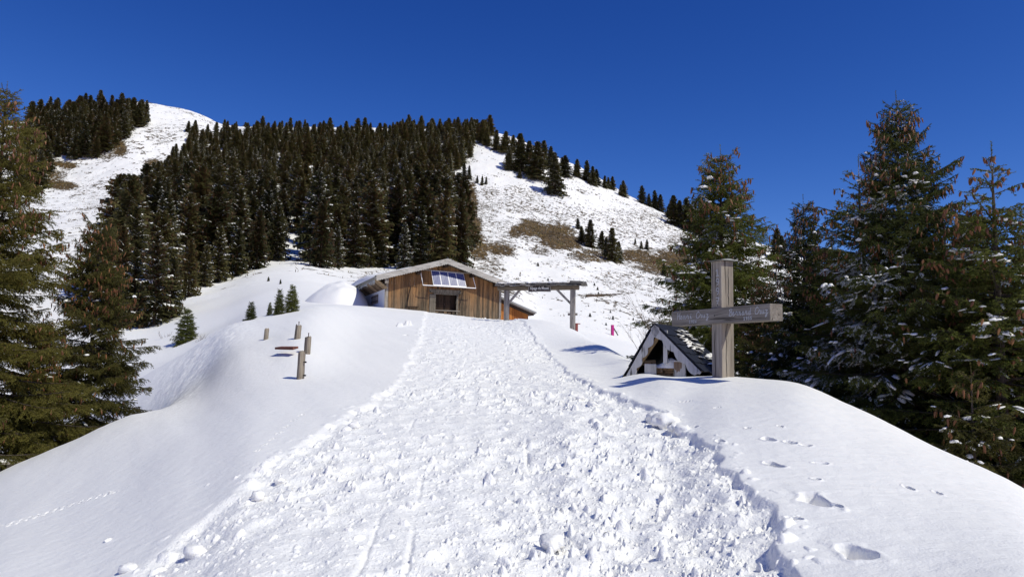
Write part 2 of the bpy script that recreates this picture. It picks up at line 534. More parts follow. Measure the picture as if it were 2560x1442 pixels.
def micro(x, y):
    """trampled relief, footprints, snow lumps, wind texture (only where the viewer is near)"""
    r = np.hypot(x, y)
    dl, dr = path_d(x, y)
    ins = sstep(-0.05, 0.14, dl) * sstep(-0.02, 0.07, dr)
    far = 1 - sstep(40, 75, r)
    wx = x + 0.05 * gnoise(x * 4, y * 4, 11) + 0.022 * gnoise(x * 13, y * 13, 13)
    wy = y + 0.05 * gnoise(x * 4, y * 4, 12) + 0.022 * gnoise(x * 13, y * 13, 14)
    w1 = worley(wx / 0.36, wy / 0.44, 61)
    pits = -0.055 * (1 - sstep(0.15, 0.6, w1))
    amp = 0.55 + 1.2 * np.clip(0.45 + 1.1 * gnoise(x * 0.55, y * 0.32, 71) + 0.10 * (x + 0.3), 0, 1)
    rel = pits + 0.022 * fbm(x / 0.30, y / 0.36, 81, 4, 0.6) + 0.035 * gnoise(x / 1.1, y / 1.3, 85)
    lum = (0.85 * blobs(wx, wy, 0.42, 0.16 + 0.12 * sstep(-0.3, 1.2, x), 0.03, 0.11, 91) + 0.9 * blobs(wx, wy, 0.17, 0.42, 0.012, 0.055, 95)
           + 0.9 * blobs(wx, wy, 0.075, 0.6, 0.006, 0.030, 97) + 0.9 * blobs(wx, wy, 0.042, 0.55, 0.004, 0.016, 99))
    # a couple of narrow ski / sledge grooves running up the path
    for gx, ph in ((-1.05, 0.3), (-0.62, 1.1), (0.55, 2.0)):
        c = gx + 0.18 * np.sin(y * 0.35 + ph) - 0.02 * y
        rel = rel - 0.04 * np.exp(-((x - c) / 0.022) ** 2) * np.clip(gnoise(y * 0.5, x * 0 + ph, 5) * 5, 0, 1)
    z = ins * (-0.045 + amp * (0.6 * rel + 1.05 * lum))
    # banks thrown up along both edges, the right one steep
    bl = np.exp(-((dl - 0.06) / 0.22) ** 2) * (dr > 0)
    br = np.exp(-((dr + 0.05) / 0.16) ** 2)
    edge = blobs(wx, wy, 0.26, 0.6, 0.04, 0.12, 101) + 0.7 * blobs(wx, wy, 0.12, 0.6, 0.015, 0.05, 105)
    z = z + bl * (edge * 0.5) * (0.4 + np.clip(gnoise(y * 0.8, x * 0, 107) + 0.4, 0, 1)) + br * (0.02 + edge * 0.5) * (0.35 + np.clip(gnoise(y * 0.7, x * 0, 106) + 0.4, 0, 1))
    # clean snow: faint wind ripples, scattered crumbs, a rough old bank on the left slope
    out = 1 - ins
    z = z + out * (0.010 * fbm(x / 0.9 + y * 0.25, y / 2.2, 111, 3) + 0.016 * gnoise((x + 0.5 * y) / 0.5, (y - 0.5 * x) / 3.5, 113) + 0.0035 * gnoise(x / 0.13, y / 0.2, 115))
    scat = blobs(x, y, 0.5, 0.12, 0.008, 0.035, 121) * out * np.exp(-np.minimum(np.abs(np.minimum(dl, dr)), 6) / 0.9)
    z = z + scat
    ql = np.exp(-(((x + 10.7 + 0.22 * (y - 25)) / 1.5) ** 2 + ((y - 25) / 5.5) ** 2))
    z = z + ql * (0.06 * fbm(x / 0.5, y / 0.5, 131, 4, 0.6) + 0.05 * (0.5 - worley(x / 0.35, y / 0.35, 135)))
    for fx, fy, a, b, dp, an in FOOTW:
        m = (np.abs(x - fx) < 1.2) & (np.abs(y - fy) < 1.2)
        if m.any():
            ex = (x[m] - fx) * math.cos(an) + (y[m] - fy) * math.sin(an)
            ey = -(x[m] - fx) * math.sin(an) + (y[m] - fy) * math.cos(an)
            q = np.hypot(ex / b, ey / a) * (1 + 0.55 * gnoise(x[m] * 7, y[m] * 7, 141) + 0.08 * gnoise(x[m] * 19, y[m] * 19, 143))
            z[m] += -dp * (1 - sstep(0.65, 1.1, q)) + 0.008 * np.exp(-((q - 1.25) / 0.25) ** 2) * (1 + gnoise(x[m] * 7, y[m] * 7, 142))
    return z * far

def ground(x, y):
    x, y = np.atleast_1d(np.asarray(x, float)), np.atleast_1d(np.asarray(y, float))
    return base_h(x, y) + macro(x, y)

def gz(x, y):
    return float(ground(x, y)[0])

# where grass shows through the snow: dense patches (photo column, row, half-width, half-height, strength)
PATCH = [(1385, 590, 62, 42, 1), (1330, 570, 45, 30, .9), (1290, 578, 28, 16, .8), (1250, 622, 50, 22, .75), (1178, 500, 20, 60, 1), (1186, 570, 26, 40, 1), (1200, 625, 26, 40, .9), (1420, 605, 60, 22, .9), (1480, 640, 60, 22, .7), (1220, 480, 40, 22, .5), (1350, 625, 40, 16, .6), (1190, 600, 28, 40, .8),
         (1660, 655, 85, 34, .9), (1590, 640, 60, 24, .8), (1700, 610, 60, 40, .5), (1540, 600, 90, 20, .35), (1215, 530, 60, 45, .45), (1480, 470, 60, 20, .3),
         (150, 462, 40, 14, 1), (110, 440, 50, 25, .7), (302, 368, 16, 26, 1), (388, 412, 28, 14, .8), (330, 450, 60, 30, .35), (270, 380, 24, 20, .6), (160, 412, 30, 9, .8),
         (300, 560, 30, 30, .5), (230, 520, 60, 40, .3), (1250, 735, 60, 12, .6), (1500, 830, 60, 14, .45), (1490, 738, 60, 6, .6), (1600, 560, 120, 60, .42), (1300, 500, 90, 50, .42), (1450, 540, 120, 30, .40), (1230, 660, 40, 30, .55), (1560, 700, 90, 40, .42), (1400, 660, 70, 16, .35), (1250, 570, 60, 30, .45), (400, 340, 40, 30, .35), (250, 480, 90, 50, .35), (200, 600, 60, 60, .3)]
PATCHA = []
for px, py, hw, hh, st in PATCH:
    d = ray(px, py)
    PATCHA.append((math.atan2(d.x, d.y), d.z / math.hypot(d.x, d.y), 1.15 * hw / F_PX, 1.15 * hh / F_PX, min(1.0, 1.22 * st)))
def grass_mask(x, y, z):
    r = np.hypot(x, y)
    phi, te = np.arctan2(x, y), z / r
    wob = 0.35 * fbm(x / 9, y / 9, 201, 3)
    dense = np.zeros_like(r)
    for a, t, hw, hh, st in PATCHA:
        q = np.hypot((phi - a) / hw, (te - t) / hh) + wob
        dense = np.maximum(dense, st * (1 - sstep(0.35, 1.35, q)))
    # lines of tufts: along the fall line on the right-hand slope, along the contour on the summit
    k = sstep(-0.14, -0.06, phi)
    ca, sa = 0.72, -0.69
    u, v = x * ca + y * sa, -x * sa + y * ca
    st_r = fbm(u / 7.0, v / 0.9, 211, 3, 0.6)
    st_l = fbm(x / 5.0, y / 1.6, 221, 3, 0.6)
    st = st_l * (1 - k) + st_r * k
    area = 0.35 + 1.5 * fbm(x / 24, y / 24, 231, 3)
    line = sstep(0.08, 0.45, st - 0.10 + 0.36 * np.clip(area, 0, 1))
    low = sstep(70, 100, r) * (1 - sstep(470, 520, r))
    return np.clip(np.maximum(dense * 0.84, line * 0.62) * low, 0, 1)

# ---- build the polar sheet
phis = np.unique(np.concatenate([np.linspace(-math.pi, -0.70, 80), np.linspace(-0.70, 0.70, 1480), np.linspace(0.70, math.pi, 80)]))
rl = [0.35, 0.7, 1.1, 1.6, 2.2, 2.8, 3.4]
r = 3.8
while r < 48:
    rl.append(r); r += 0.0095 * (max(r, 3.8) / 5) ** 1.6
while r < 480:
    rl.append(r); r += 0.85
while r < 1500:
    rl.append(r); r += 40
rings = np.array(rl)
PH, RG = np.meshgrid(phis, rings, indexing='ij')
GX, GY = RG * np.sin(PH), RG * np.cos(PH)
GZ = base_h(GX, GY) + macro(GX, GY)
nearm = RG[0] < 76
finem = np.abs(phis) <= 0.705
sub = np.ix_(finem, nearm)
GZ[sub] += micro(GX[sub], GY[sub])
NPH, NRG = len(phis), len(rings)
V = np.stack([GX, GY, GZ], -1).reshape(-1, 3)
i, j = np.meshgrid(np.arange(NPH - 1), np.arange(NRG - 1), indexing='ij')
Q = np.stack([i * NRG + j, (i + 1) * NRG + j, (i + 1) * NRG + j + 1, i * NRG + j + 1], -1).reshape(-1, 4)
# vertex normals of the whole sheet, so that the seams between ground, path and mountain do not show
dA, dB = np.gradient(np.stack([GX, GY, GZ], -1), axis=0), np.gradient(np.stack([GX, GY, GZ], -1), axis=1)
NRM = np.cross(dB, dA).reshape(-1, 3)
NRM /= np.maximum(np.linalg.norm(NRM, axis=1, keepdims=True), 1e-12)
NRM[NRM[:, 2] < 0] *= -1
QC = V[Q].mean(1)
QR = np.hypot(QC[:, 0], QC[:, 1])
qdl, qdr = path_d(QC[:, 0], QC[:, 1])
is_path = (qdl > -0.02) & (qdr > 0.0) & (QC[:, 1] > 0) & (QC[:, 1] < 50.5) & (QR > 3.4)
is_mtn = QR > 80

def mtn_mat():
    m = N('mountain_snow')
    p = m.obj()
    at = m.n('ShaderNodeAttribute', attribute_name='grass')
    g = at.outputs['Fac']
    f1 = m.noise(p, 1.1, 6, 0.7)
    f2 = m.noise(p, 0.25, 4, 0.6)
    k = m.math('ADD', g, m.math('MULTIPLY', m.math('SUBTRACT', f1, 0.5), 2.2))
    k = m.ramp(k, [(0.47, 0.0), (0.60, 1.0)])
    gc = m.ramp(f2, [(0.3, (0.085, 0.056, 0.028)), (0.55, (0.19, 0.118, 0.042)), (0.75, (0.16, 0.13, 0.045))])
    gc = m.mix(m.ramp(m.noise(p, 2.3, 4), [(0.45, 0.0), (0.55, 1.0)]), gc, (0.045, 0.038, 0.024))
    gc = m.mix(m.ramp(g, [(0.62, 0.0), (0.70, 1.0)]), m.mix(m.noise(p, 3.0, 3), (0.15, 0.12, 0.08), (0.085, 0.068, 0.046)), gc)
    col = m.mix(k, m.mix(f2, (0.88, 0.865, 0.835), (0.91, 0.895, 0.865)), gc)
    h = m.math('ADD', m.math('MULTIPLY', f1, 0.5), m.math('MULTIPLY', m.noise(p, 0.4, 5), 0.8))
    m.bump(h, 0.45, 0.5)
    return m.done(col, 0.7, 0.15)
M_MTN = mtn_mat()

def sheet(name, mask, mat, attr=None):
    q = Q[mask]
    used = np.unique(q)
    remap = np.full(len(V), -1, dtype=np.int64)
    remap[used] = np.arange(len(used))
    me = np_mesh(name, V[used], remap[q], [mat], smooth=True)
    if attr is not None:
        a = me.attributes.new(attr[0], 'FLOAT', 'POINT')
        a.data.foreach_set('value', attr[1](V[used]).astype(np.float32))
    me.normals_split_custom_set_from_vertices(NRM[used])
    return link(name, me)

props(sheet('snow_ground', ~is_path & ~is_mtn, M_SNOW), 'smooth clean snow banks and drifts around the trodden path', 'snow', kind='structure')
props(sheet('snow_path', is_path, M_PATH), 'wide trampled snow path climbing to the wooden hut', 'path', kind='structure')
props(sheet('mountain', is_mtn, M_MTN, ('grass', lambda v: grass_mask(v[:, 0], v[:, 1], v[:, 2]))),
      'snowy mountain slopes with bare grass patches behind the hut', 'mountain', kind='structure')
# ---------------------------------------------------------------- trees
M_BARK = wood_mat('bark', (0.12, 0.095, 0.075), (0.045, 0.035, 0.028), (14, 14, 3), 0.2)
M_TWIG = plain('twig_bark', (0.085, 0.055, 0.035), 0.9)
M_NEEDLE = needle_mat('needles', (0.034, 0.048, 0.011), (0.165, 0.185, 0.030), 0.36)
M_NEEDLE_L = needle_mat('needles_olive', (0.048, 0.052, 0.013), (0.185, 0.165, 0.032), 0.36)
M_FAR = needle_mat('far_needles', (0.030, 0.036, 0.014), (0.145, 0.130, 0.046), 0.30)
M_FARBROWN = needle_mat('far_cones', (0.08, 0.045, 0.02), (0.15, 0.085, 0.035), 0.2)
M_FROST = plain('frosted_needles', (0.42, 0.45, 0.47), 0.7, 0.3)
M_CONE = N('cone_scales')
_f = M_CONE.n('ShaderNodeNewGeometry').outputs['Random Per Island']
M_CONE = M_CONE.done(M_CONE.ramp(_f, [(0.0, (0.085, 0.030, 0.012)), (0.6, (0.165, 0.066, 0.025)), (1.0, (0.25, 0.115, 0.042))]), 0.55, 0.35)

def unit(a):
    return a / np.maximum(np.linalg.norm(a, axis=-1, keepdims=True), 1e-9)

def needles_on(P, D, L, rng, per_m, nl, nw):
    """thin triangular needles round twig axes: start P, direction D, length L"""
    cnt = np.maximum(3, (L * per_m).astype(int))
    k = np.repeat(np.arange(len(P)), cnt)
    n = len(k)
    t = rng.random(n)
    p, d = P[k], D[k]
    base = p + d * (t * L[k])[:, None]
    q = unit(np.cross(d, rng.normal(size=(n, 3))))
    dirn = unit(d * 0.75 + q + np.array([0, 0, 0.12]))
    side = unit(np.cross(dirn, rng.normal(size=(n, 3))))
    ln = nl * (0.7 + 0.6 * rng.random(n)) * np.where(t > 0.8, 0.85, 1.0)
    a = base - side * (nw / 2)
    b = base + side * (nw / 2)
    c = base + dirn * ln[:, None]
    return np.stack([a, b, c], 1).reshape(-1, 3), np.arange(3 * n).reshape(-1, 3), k

def sticks(P, D, L, w):
    """twig axes as thin three-sided spikes"""
    n = len(P)
    s1 = unit(np.cross(D, np.array([0.31, 0.17, 0.93])))
    s2 = np.cross(D, s1)
    w = np.broadcast_to(np.asarray(w, float), (n,))[:, None]
    a = P + s1 * w
    b = P - s1 * w * 0.5 + s2 * w * 0.87
    c = P - s1 * w * 0.5 - s2 * w * 0.87
    e = P + D * L[:, None]
    v = np.stack([a, b, c, e], 1).reshape(-1, 3)
    i = np.arange(n)[:, None] * 4
    f = np.concatenate([i + [0, 1, 3], i + [1, 2, 3], i + [2, 0, 3]])
    return v, f

ICO_V = None
def ico():
    global ICO_V
    if ICO_V is None:
        t = (1 + 5 ** .5) / 2
        v = unit(np.array([(-1, t, 0), (1, t, 0), (-1, -t, 0), (1, -t, 0), (0, -1, t), (0, 1, t), (0, -1, -t), (0, 1, -t), (t, 0, -1), (t, 0, 1), (-t, 0, -1), (-t, 0, 1)], float))
        f = [(0,11,5),(0,5,1),(0,1,7),(0,7,10),(0,10,11),(1,5,9),(5,11,4),(11,10,2),(10,7,6),(7,1,8),(3,9,4),(3,4,2),(3,2,6),(3,6,8),(3,8,9),(4,9,5),(2,4,11),(6,2,10),(8,6,7),(9,8,1)]
        vs, cache, nf = list(map(tuple, v)), {}, []
        def mid(a, b):
            k = (min(a, b), max(a, b))
            if k not in cache:
                m = np.array(vs[a]) + np.array(vs[b])
                vs.append(tuple(m / np.linalg.norm(m)))
                cache[k] = len(vs) - 1
            return cache[k]
        for a, b, c in f:
            x, y, z = mid(a, b), mid(b, c), mid(c, a)
            nf += [(a, x, z), (b, y, x), (c, z, y), (x, y, z)]
        ICO_V = np.array(vs), np.array(nf)
    return ICO_V

def snow_blobs(C, A, S, rng):
    """flattened snow pads: centres C, long axes A (unit), half sizes S (n,3)"""
    v0, f0 = ico()
    n, m = len(C), len(v0)
    A = unit(A)
    B = unit(np.cross(np.array([0, 0, 1.0]), A))
    U = np.cross(A, B)
    jit = 0.65 + 0.7 * rng.random((n, m, 1))
    vv = v0[None] * jit
    up = np.where(vv[..., 2:3] < 0, 0.45, 1.0) * vv[..., 2:3]
    V = C[:, None] + A[:, None] * vv[..., 0:1] * S[:, None, 0:1] + B[:, None] * vv[..., 1:2] * S[:, None, 1:2] + U[:, None] * up * S[:, None, 2:3]
    F = f0[None] + (np.arange(n) * m)[:, None, None]
    return V.reshape(-1, 3), F.reshape(-1, 3)

def cones_at(C, rng, ln=0.12, rd=0.019):
    """hanging spindle cones"""
    n = len(C)
    prof = np.array([(0.0, 0.25), (0.18, 0.9), (0.45, 1.0), (0.75, 0.72), (1.0, 0.12)])
    k = 6
    ang = np.arange(k) * 2 * np.pi / k
    L = ln * (0.75 + 0.5 * rng.random(n))
    R = rd * (0.85 + 0.3 * rng.random(n))
    tilt = rng.normal(size=(n, 2)) * 0.22
    V = np.zeros((n, len(prof), k, 3))
    for a, (t, rr) in enumerate(prof):
        z = -t * L
        V[:, a, :, 0] = C[:, 0:1] + (tilt[:, 0] * -z)[:, None] + np.cos(ang)[None] * (R * rr)[:, None]
        V[:, a, :, 1] = C[:, 1:2] + (tilt[:, 1] * -z)[:, None] + np.sin(ang)[None] * (R * rr)[:, None]
        V[:, a, :, 2] = C[:, 2:3] + z[:, None]
    f = []
    for a in range(len(prof) - 1):
        for b in range(k):
            f.append((a * k + b, a * k + (b + 1) % k, (a + 1) * k + (b + 1) % k, (a + 1) * k + b))
    f = np.array(f)
    F = f[None] + (np.arange(n) * len(prof) * k)[:, None, None]
    return V.reshape(-1, 3), F.reshape(-1, 4)

def near_spruce(H, R, seed, whorl=0.235, nper=8, z0=0.03, needles=160, nl=0.029, nw=0.0135, cones=300, cone_lo=0.25, snow=60, frost=0.0, lead=0.9,
                shape=0.8, droop=0.42, fol=None, bare_top=0.0, thin=1.0, cone_len=0.12):
    """a spruce with real whorls, side twigs and needles.  Returns part meshes {name: mesh}; origin at the foot, +X sunny side"""
    rng = np.random.default_rng(seed)
    P, D, L, W, TI = [], [], [], [], []      # twig axes; TI marks how far out a twig sits (0 trunk .. 1 tip)
    BA = []                                   # thick branch polylines
    conep, snowp, snowa, snows = [], [], [], []
    z = z0 * H
    zs = []
    while z < H - lead * 0.35:
        zs.append(z)
        z += whorl * (1.05 - 0.35 * z / H) * (0.8 + 0.4 * rng.random())
    for z in zs:
        f = z / H
        nb = max(3, int(nper * thin + rng.integers(-1, 2)))
        if f > 1 - bare_top: nb = max(2, nb - 3)
        if f > 0.92: nb = min(nb, 5)
        a0 = rng.random() * 6.28
        for b in range(nb):
            az = a0 + 6.283 * b / nb + rng.normal() * 0.22
            Lb = R * max(0.02, 1 - f) ** shape * (0.72 + 0.5 * rng.random()) + 0.10 + 0.08 * rng.random()
            if rng.random() < 0.12: Lb *= 1.22
            if f > 1 - bare_top: Lb *= 0.75
            zb = z + rng.normal() * 0.05
            el = -0.10 + 0.75 * f + rng.normal() * 0.12
            out = np.array([math.cos(az), math.sin(az), 0.0])
            dz = droop * (1.05 - f)
            nseg = max(3, int(Lb / 0.22))
            t = np.linspace(0, 1, nseg + 1)
            zz = zb + Lb * (math.tan(el) * t - dz * t ** 1.6 + 0.55 * dz * t ** 3)
            lat = np.array([-out[1], out[0], 0]) * (rng.normal() * 0.12)
            pts = out[None] * (t * Lb)[:, None] + lat[None] * (t ** 2 * Lb)[:, None]
            pts[:, 2] = zz
            BA.append((pts, 0.006 + 0.011 * Lb))
            seg = np.diff(pts, axis=0)
            sl_ = np.linalg.norm(seg, axis=1)
            P.append(pts[:-1]); D.append(seg / sl_[:, None]); L.append(sl_); W.append(np.full(nseg, 0.004)); TI.append(t[1:] * np.where(t[1:] > 0.3, 1, 0))
            # side twigs
            step = 0.068 / max(0.5, thin)
            m = max(4, int(2 * Lb * 0.9 / step))
            tt = 0.12 + 0.88 * np.sort(rng.random(m))
            k = np.minimum((tt * nseg).astype(int), nseg - 1)
            fr = tt * nseg - k
            bp = pts[k] + seg[k] * fr[:, None]
            bd = seg[k] / sl_[k][:, None]
            sgn = np.where(np.arange(m) % 2, 1.0, -1.0)[:, None]
            sd = unit(np.cross(bd, np.array([0, 0, 1.0])))
            tl = np.minimum(0.55, 0.50 * Lb * (1.12 - tt) + 0.06) * (0.6 + 0.6 * rng.random(m))
            td = unit(bd * (0.55 + 0.5 * tt)[:, None] + sd * sgn + np.array([0, 0, 1.0]) * (-(0.22 + 0.55 * (1 - f)) * (0.4 + rng.random(m)))[:, None] + rng.normal(size=(m, 3)) * 0.13)
            P.append(bp); D.append(td); L.append(tl); W.append(np.full(m, 0.0032)); TI.append(tt)
            # twigs on the twigs
            big = tl > 0.16
            if big.any():
                rep = np.maximum(2, (tl[big] / 0.065).astype(int))
                kk = np.repeat(np.nonzero(big)[0], rep)
                q = 0.2 + 0.75 * rng.random(len(kk))
                sp = bp[kk] + td[kk] * (q * tl[kk])[:, None]
                s2 = unit(np.cross(td[kk], np.array([0, 0, 1.0]))) * np.where(rng.random(len(kk)) < 0.5, 1.0, -1.0)[:, None]
                sdv = unit(td[kk] * 0.7 + s2 * 0.75 + np.array([0, 0, -0.75]) + rng.normal(size=(len(kk), 3)) * 0.2)
                P.append(sp); D.append(sdv); L.append((0.06 + 0.10 * rng.random(len(kk))) * (1.15 - 0.4 * q)); W.append(np.full(len(kk), 0.002)); TI.append(tt[kk])
            if f > cone_lo or rng.random() < 0.25:
                nc = int(rng.random() ** 1.2 * (4 + 8 * Lb) * (2.0 if f > 0.55 else 0.5)) if f < 0.93 else 0
                if nc:
                    ci = rng.choice(m, min(nc, m), replace=False)
                    ci = ci[tt[ci] > 0.35]
                    conep.append(bp[ci] + td[ci] * (tl[ci] * (0.5 + 0.5 * rng.random(len(ci))))[:, None])
            sunny = out[0] * 0.75 - out[1] * 0.65     # snow stays longest on the side away from the sun
            if snow and rng.random() < 0.55 - 0.45 * sunny and f < 0.82 and Lb > 0.3:
                pick = np.nonzero((rng.random(m) < 0.30) & (tt > 0.2) & (tl > 0.07))[0]
                lump = rng.random() < 0.35
                for j in pick:
                    q = 0.35 + 0.4 * rng.random()
                    snowp.append(bp[j] + td[j] * (tl[j] * q) + np.array([0, 0, 0.014]))
                    snowa.append(td[j])
                    w = 0.020 + 0.024 * rng.random() + (0.022 if lump else 0)
                    snows.append((tl[j] * (0.16 + 0.2 * rng.random()) + 0.015, w, w * 0.7))
    # leader
    P.append(np.array([[0, 0, H - lead * 0.6], [0, 0, H - lead * 0.3]])); D.append(np.array([[0.03, 0, 1.0], [-.02, 0, 1.0]])); L.append(np.array([lead * 0.32, lead * 0.3])); W.append(np.array([0.009, 0.006])); TI.append(np.array([1.0, 1.0]))
    P, D, L, W, TI = (np.concatenate(a) for a in (P, D, L, W, TI))
    D = unit(D)
    keep = TI > 0.02
    nv, nf, nk = needles_on(P[keep], D[keep], L[keep], rng, needles, nl, nw)
    Pk = P[keep][nk]
    mat = np.zeros(len(nf), int)
    if frost > 0:
        side = (Pk[:, 0] * -0.75 + Pk[:, 1] * 0.65) / max(R, .1)
        pr = np.clip(frost * (0.5 + 1.6 * side) * (0.6 + 1.2 * gnoise(Pk[:, 0] * 1.3, Pk[:, 2] * 1.1, seed)), 0, 0.85)
        clump = hash2(np.floor(Pk[:, 0] * 9), np.floor(Pk[:, 1] * 9 + 57 * np.floor(Pk[:, 2] * 9)), seed)
        mat[clump < pr] = 1
    sv, sf = sticks(P, D, L, W)
    fm = np_mesh('crown_mesh', np.concatenate([nv, sv]), np.concatenate([nf, sf + len(nv)]), [fol or M_NEEDLE, M_FROST, M_TWIG], np.concatenate([mat, np.full(len(sf), 2)]))
    tb = MB()
    rad = 0.020 * H / 2 + 0.02
    tb.tube([(0, 0, -0.8), (0, 0, 0), (0.01, 0, H * 0.3), (0, 0.01, H * 0.6), (0, 0, H * 0.85), (0, 0, H - lead * 0.5)], [rad * 1.15, rad, rad * 0.78, rad * 0.5, rad * 0.22, 0.008], 9)
    for pts, r0 in BA:
        n = len(pts)
        tb.tube([Vector(p) for p in pts[::max(1, n // 4)]], [max(0.003, r0 * (1 - 0.85 * i / max(1, len(pts[::max(1, n // 4)]) - 1))) for i in range(len(pts[::max(1, n // 4)]))], 4, cap=False)
    me = bpy.data.meshes.new('trunk_mesh')
    me.from_pydata(tb.v, [], tb.f)
    me.materials.append(M_BARK)
    me.update()
    out = {'trunk': me, 'crown': fm}
    if cones and conep:
        c = np.concatenate(conep)
        if len(c) > cones: c = c[rng.choice(len(c), cones, replace=False)]
        v, q = cones_at(c, rng, cone_len)
        out['cone_clusters'] = np_mesh('cones_mesh', v, q, [M_CONE])
    if snowp:
        C, A, S = np.array(snowp), np.array(snowa), np.array(snows)
        if len(C) > snow: 
            s = rng.choice(len(C), snow, replace=False); C, A, S = C[s], A[s], S[s]
        v, q = snow_blobs(C, A, S, rng)
        out['branch_snow'] = np_mesh('branch_snow_mesh', v, q, [M_CLUMP], smooth=True)
    return out

def plant_spruce(parts, H0, loc, H, rz, label, group=None, name='spruce_tree', wide=1.0, cat='tree'):
    t = thing(name, loc, rz, label, cat, group)
    s = H / H0
    t.scale = (s * wide, s * wide, s)
    for nm, me in parts.items():
        o = link(nm, me, t)
        if nm in ('cone_clusters', 'branch_snow'):
            o['kind'] = 'stuff'
    return t

def spot(px, r):
    d = ray(px, 900)
    h = math.hypot(d.x, d.y)
    x, y = d.x / h * r, d.y / h * r
    return Vector((x, y, gz(x, y)))

def top_z(px, py, r):
    return ray_pt(px, py, r).z

SP = {
 'big':   (near_spruce(9.0, 2.75, 11, shape=0.98, cones=950, cone_lo=0.35, snow=1000, frost=0.32, droop=0.5), 9.0),
 'mid':   (near_spruce(7.0, 2.1, 23, shape=0.95, cones=620, cone_lo=0.3, snow=380, frost=0.08, lead=0.6), 7.0),
 'slim':  (near_spruce(7.5, 1.8, 37, shape=0.95, cones=520, cone_lo=0.3, snow=260, frost=0.08, lead=1.0, cone_len=0.10, bare_top=0.18, whorl=0.30, thin=0.9), 7.5),
 'olive': (near_spruce(10.0, 2.25, 41, cones=800, cone_lo=0.15, snow=0, fol=M_NEEDLE_L, whorl=0.29, droop=0.55, shape=0.75, nper=7, lead=1.0), 10.0),
 'dense': (near_spruce(7.0, 1.75, 53, cones=900, cone_lo=0.12, snow=60, fol=M_NEEDLE_L, lead=0.9, shape=0.75, droop=0.4), 7.0),
 'young': (near_spruce(3.0, 0.85, 67, cones=60, cone_lo=0.35, snow=110, whorl=0.20, nper=6, lead=0.5, fol=M_NEEDLE_L, bare_top=0.3), 3.0),
 'little': (near_spruce(2.6, 0.80, 71, cones=0, snow=0, whorl=0.165, nper=8, lead=0.40, needles=95, nl=0.04, nw=0.018, droop=0.2, shape=0.95), 2.6),
}
# kind, photo column of the foot, distance, tip (column, row), turn, width, label
NEAR = [
 ('mid',   1806, 26.0, 362, 0.0, 1.12, 'cone-laden spruce rising directly behind the wooden cross'),
 ('mid',   2016, 19.0, 484, 1.3, 0.85, 'small cone-topped spruce between the cross and the tall snowy spruce'),
 ('slim',  2160, 17.0, 385, 4.1, 1.30, 'slender-tipped spruce hugging the left flank of the tallest spruce'),
 ('big',   2262, 15.2, 222, 0.0, 0.98, 'tallest spruce right of the cross, frosted and snowy on its left boughs'),
 ('slim',  2502, 14.0, 350, 2.6, 1.25, 'thin spruce at the right edge, its sparse cone-hung tip against the sky'),
 ('young', 2426, 12.8, 905, 0.4, 0.95, 'young bright green spruce in front of the tallest right-hand spruce'),
 ('dense', 2610, 15.5, 560, 2.0, 1.1, 'green spruce cut by the right edge of the photo'),
 ('dense', 2110, 18.5, 640, 3.3, 1.0, 'low broad spruce filling the gap below the small cone-topped spruce'),
 ('mid',   2360, 19.0, 560, 5.0, 1.1, 'shaded spruce standing behind the right flank of the tallest spruce'),
 ('dense', 1918, 23.0, 690, 1.1, 1.1, 'low dark spruce between the cross and the small cone-topped spruce'),
 ('dense', 2055, 20.5, 600, 5.2, 1.1, 'bushy spruce crowding the right side of the small cone-topped spruce'),
 ('big', 2440, 20.0, 500, 2.4, 0.95, 'broad spruce standing back between the tallest spruce and the thin one at the right edge'),
 ('dense', 2540, 16.5, 690, 0.9, 1.15, 'low green spruce at the foot of the thin spruce, right edge of the photo'),
 ('olive', -40,  22.5, 190, 0.7, 1.0, 'tall olive spruce at the left edge of the photo, tallest on that side'),
 ('dense', 228,  24.0, 535, 2.2, 0.92, 'thin-tipped spruce covered in brown cones, right-hand one of the left-edge trees'),
 ('dense', 90,   23.0, 780, 4.4, 1.0, 'low bushy spruce squeezed between the tall left-edge spruce and the cone-covered one'),
 ('olive', -190, 20.5, 330, 3.9, 0.9, 'spruce beyond the left edge with only its branches reaching into view'),
]
for kind, px, r, top, rz, wide, lab in NEAR:
    p = spot(px, r)
    parts, H0 = SP[kind]
    plant_spruce(parts, H0, p, top_z(px, top, r) - p.z, rz, lab, 'large spruces close to the viewer', wide=wide)

LITTLE = [(465, 855, 768, 1.15, 'small full spruce alone on the snow flat below the forest edge'), (627, 799, 750, 1.1, 'small spruce on the snow crest, leftmost of the four near the fence posts'),
          (674, 788, 752, 0.8, 'smallest of the three little spruces clustered on the snow crest'), (697, 786, 718, 0.8, 'narrow middle spruce of the three clustered on the snow crest'),
          (729, 780, 708, 1.0, 'bushiest of the three little spruces on the snow crest, nearest the hut'), (440, 782, 732, 1.0, 'thin little spruce at the forest foot on the left'),
          (671, 703, 690, 1.0, 'tiny snow-capped seedling in the open snow left of the hut, left one of two'), (701, 710, 696, .8, 'tiny seedling in the open snow left of the hut, right one of two')]
for i, (px, py, top, wide, lab) in enumerate(LITTLE):
    p = hit(px, py, 24, 200)
    r = math.hypot(p.x, p.y)
    plant_spruce(SP['little'][0], 2.6, p - Vector((0, 0, .05)), max(0.3, top_z(px, top, r) - p.z), i * 1.7, lab, 'little spruces on the open snow', 'little_spruce', wide)

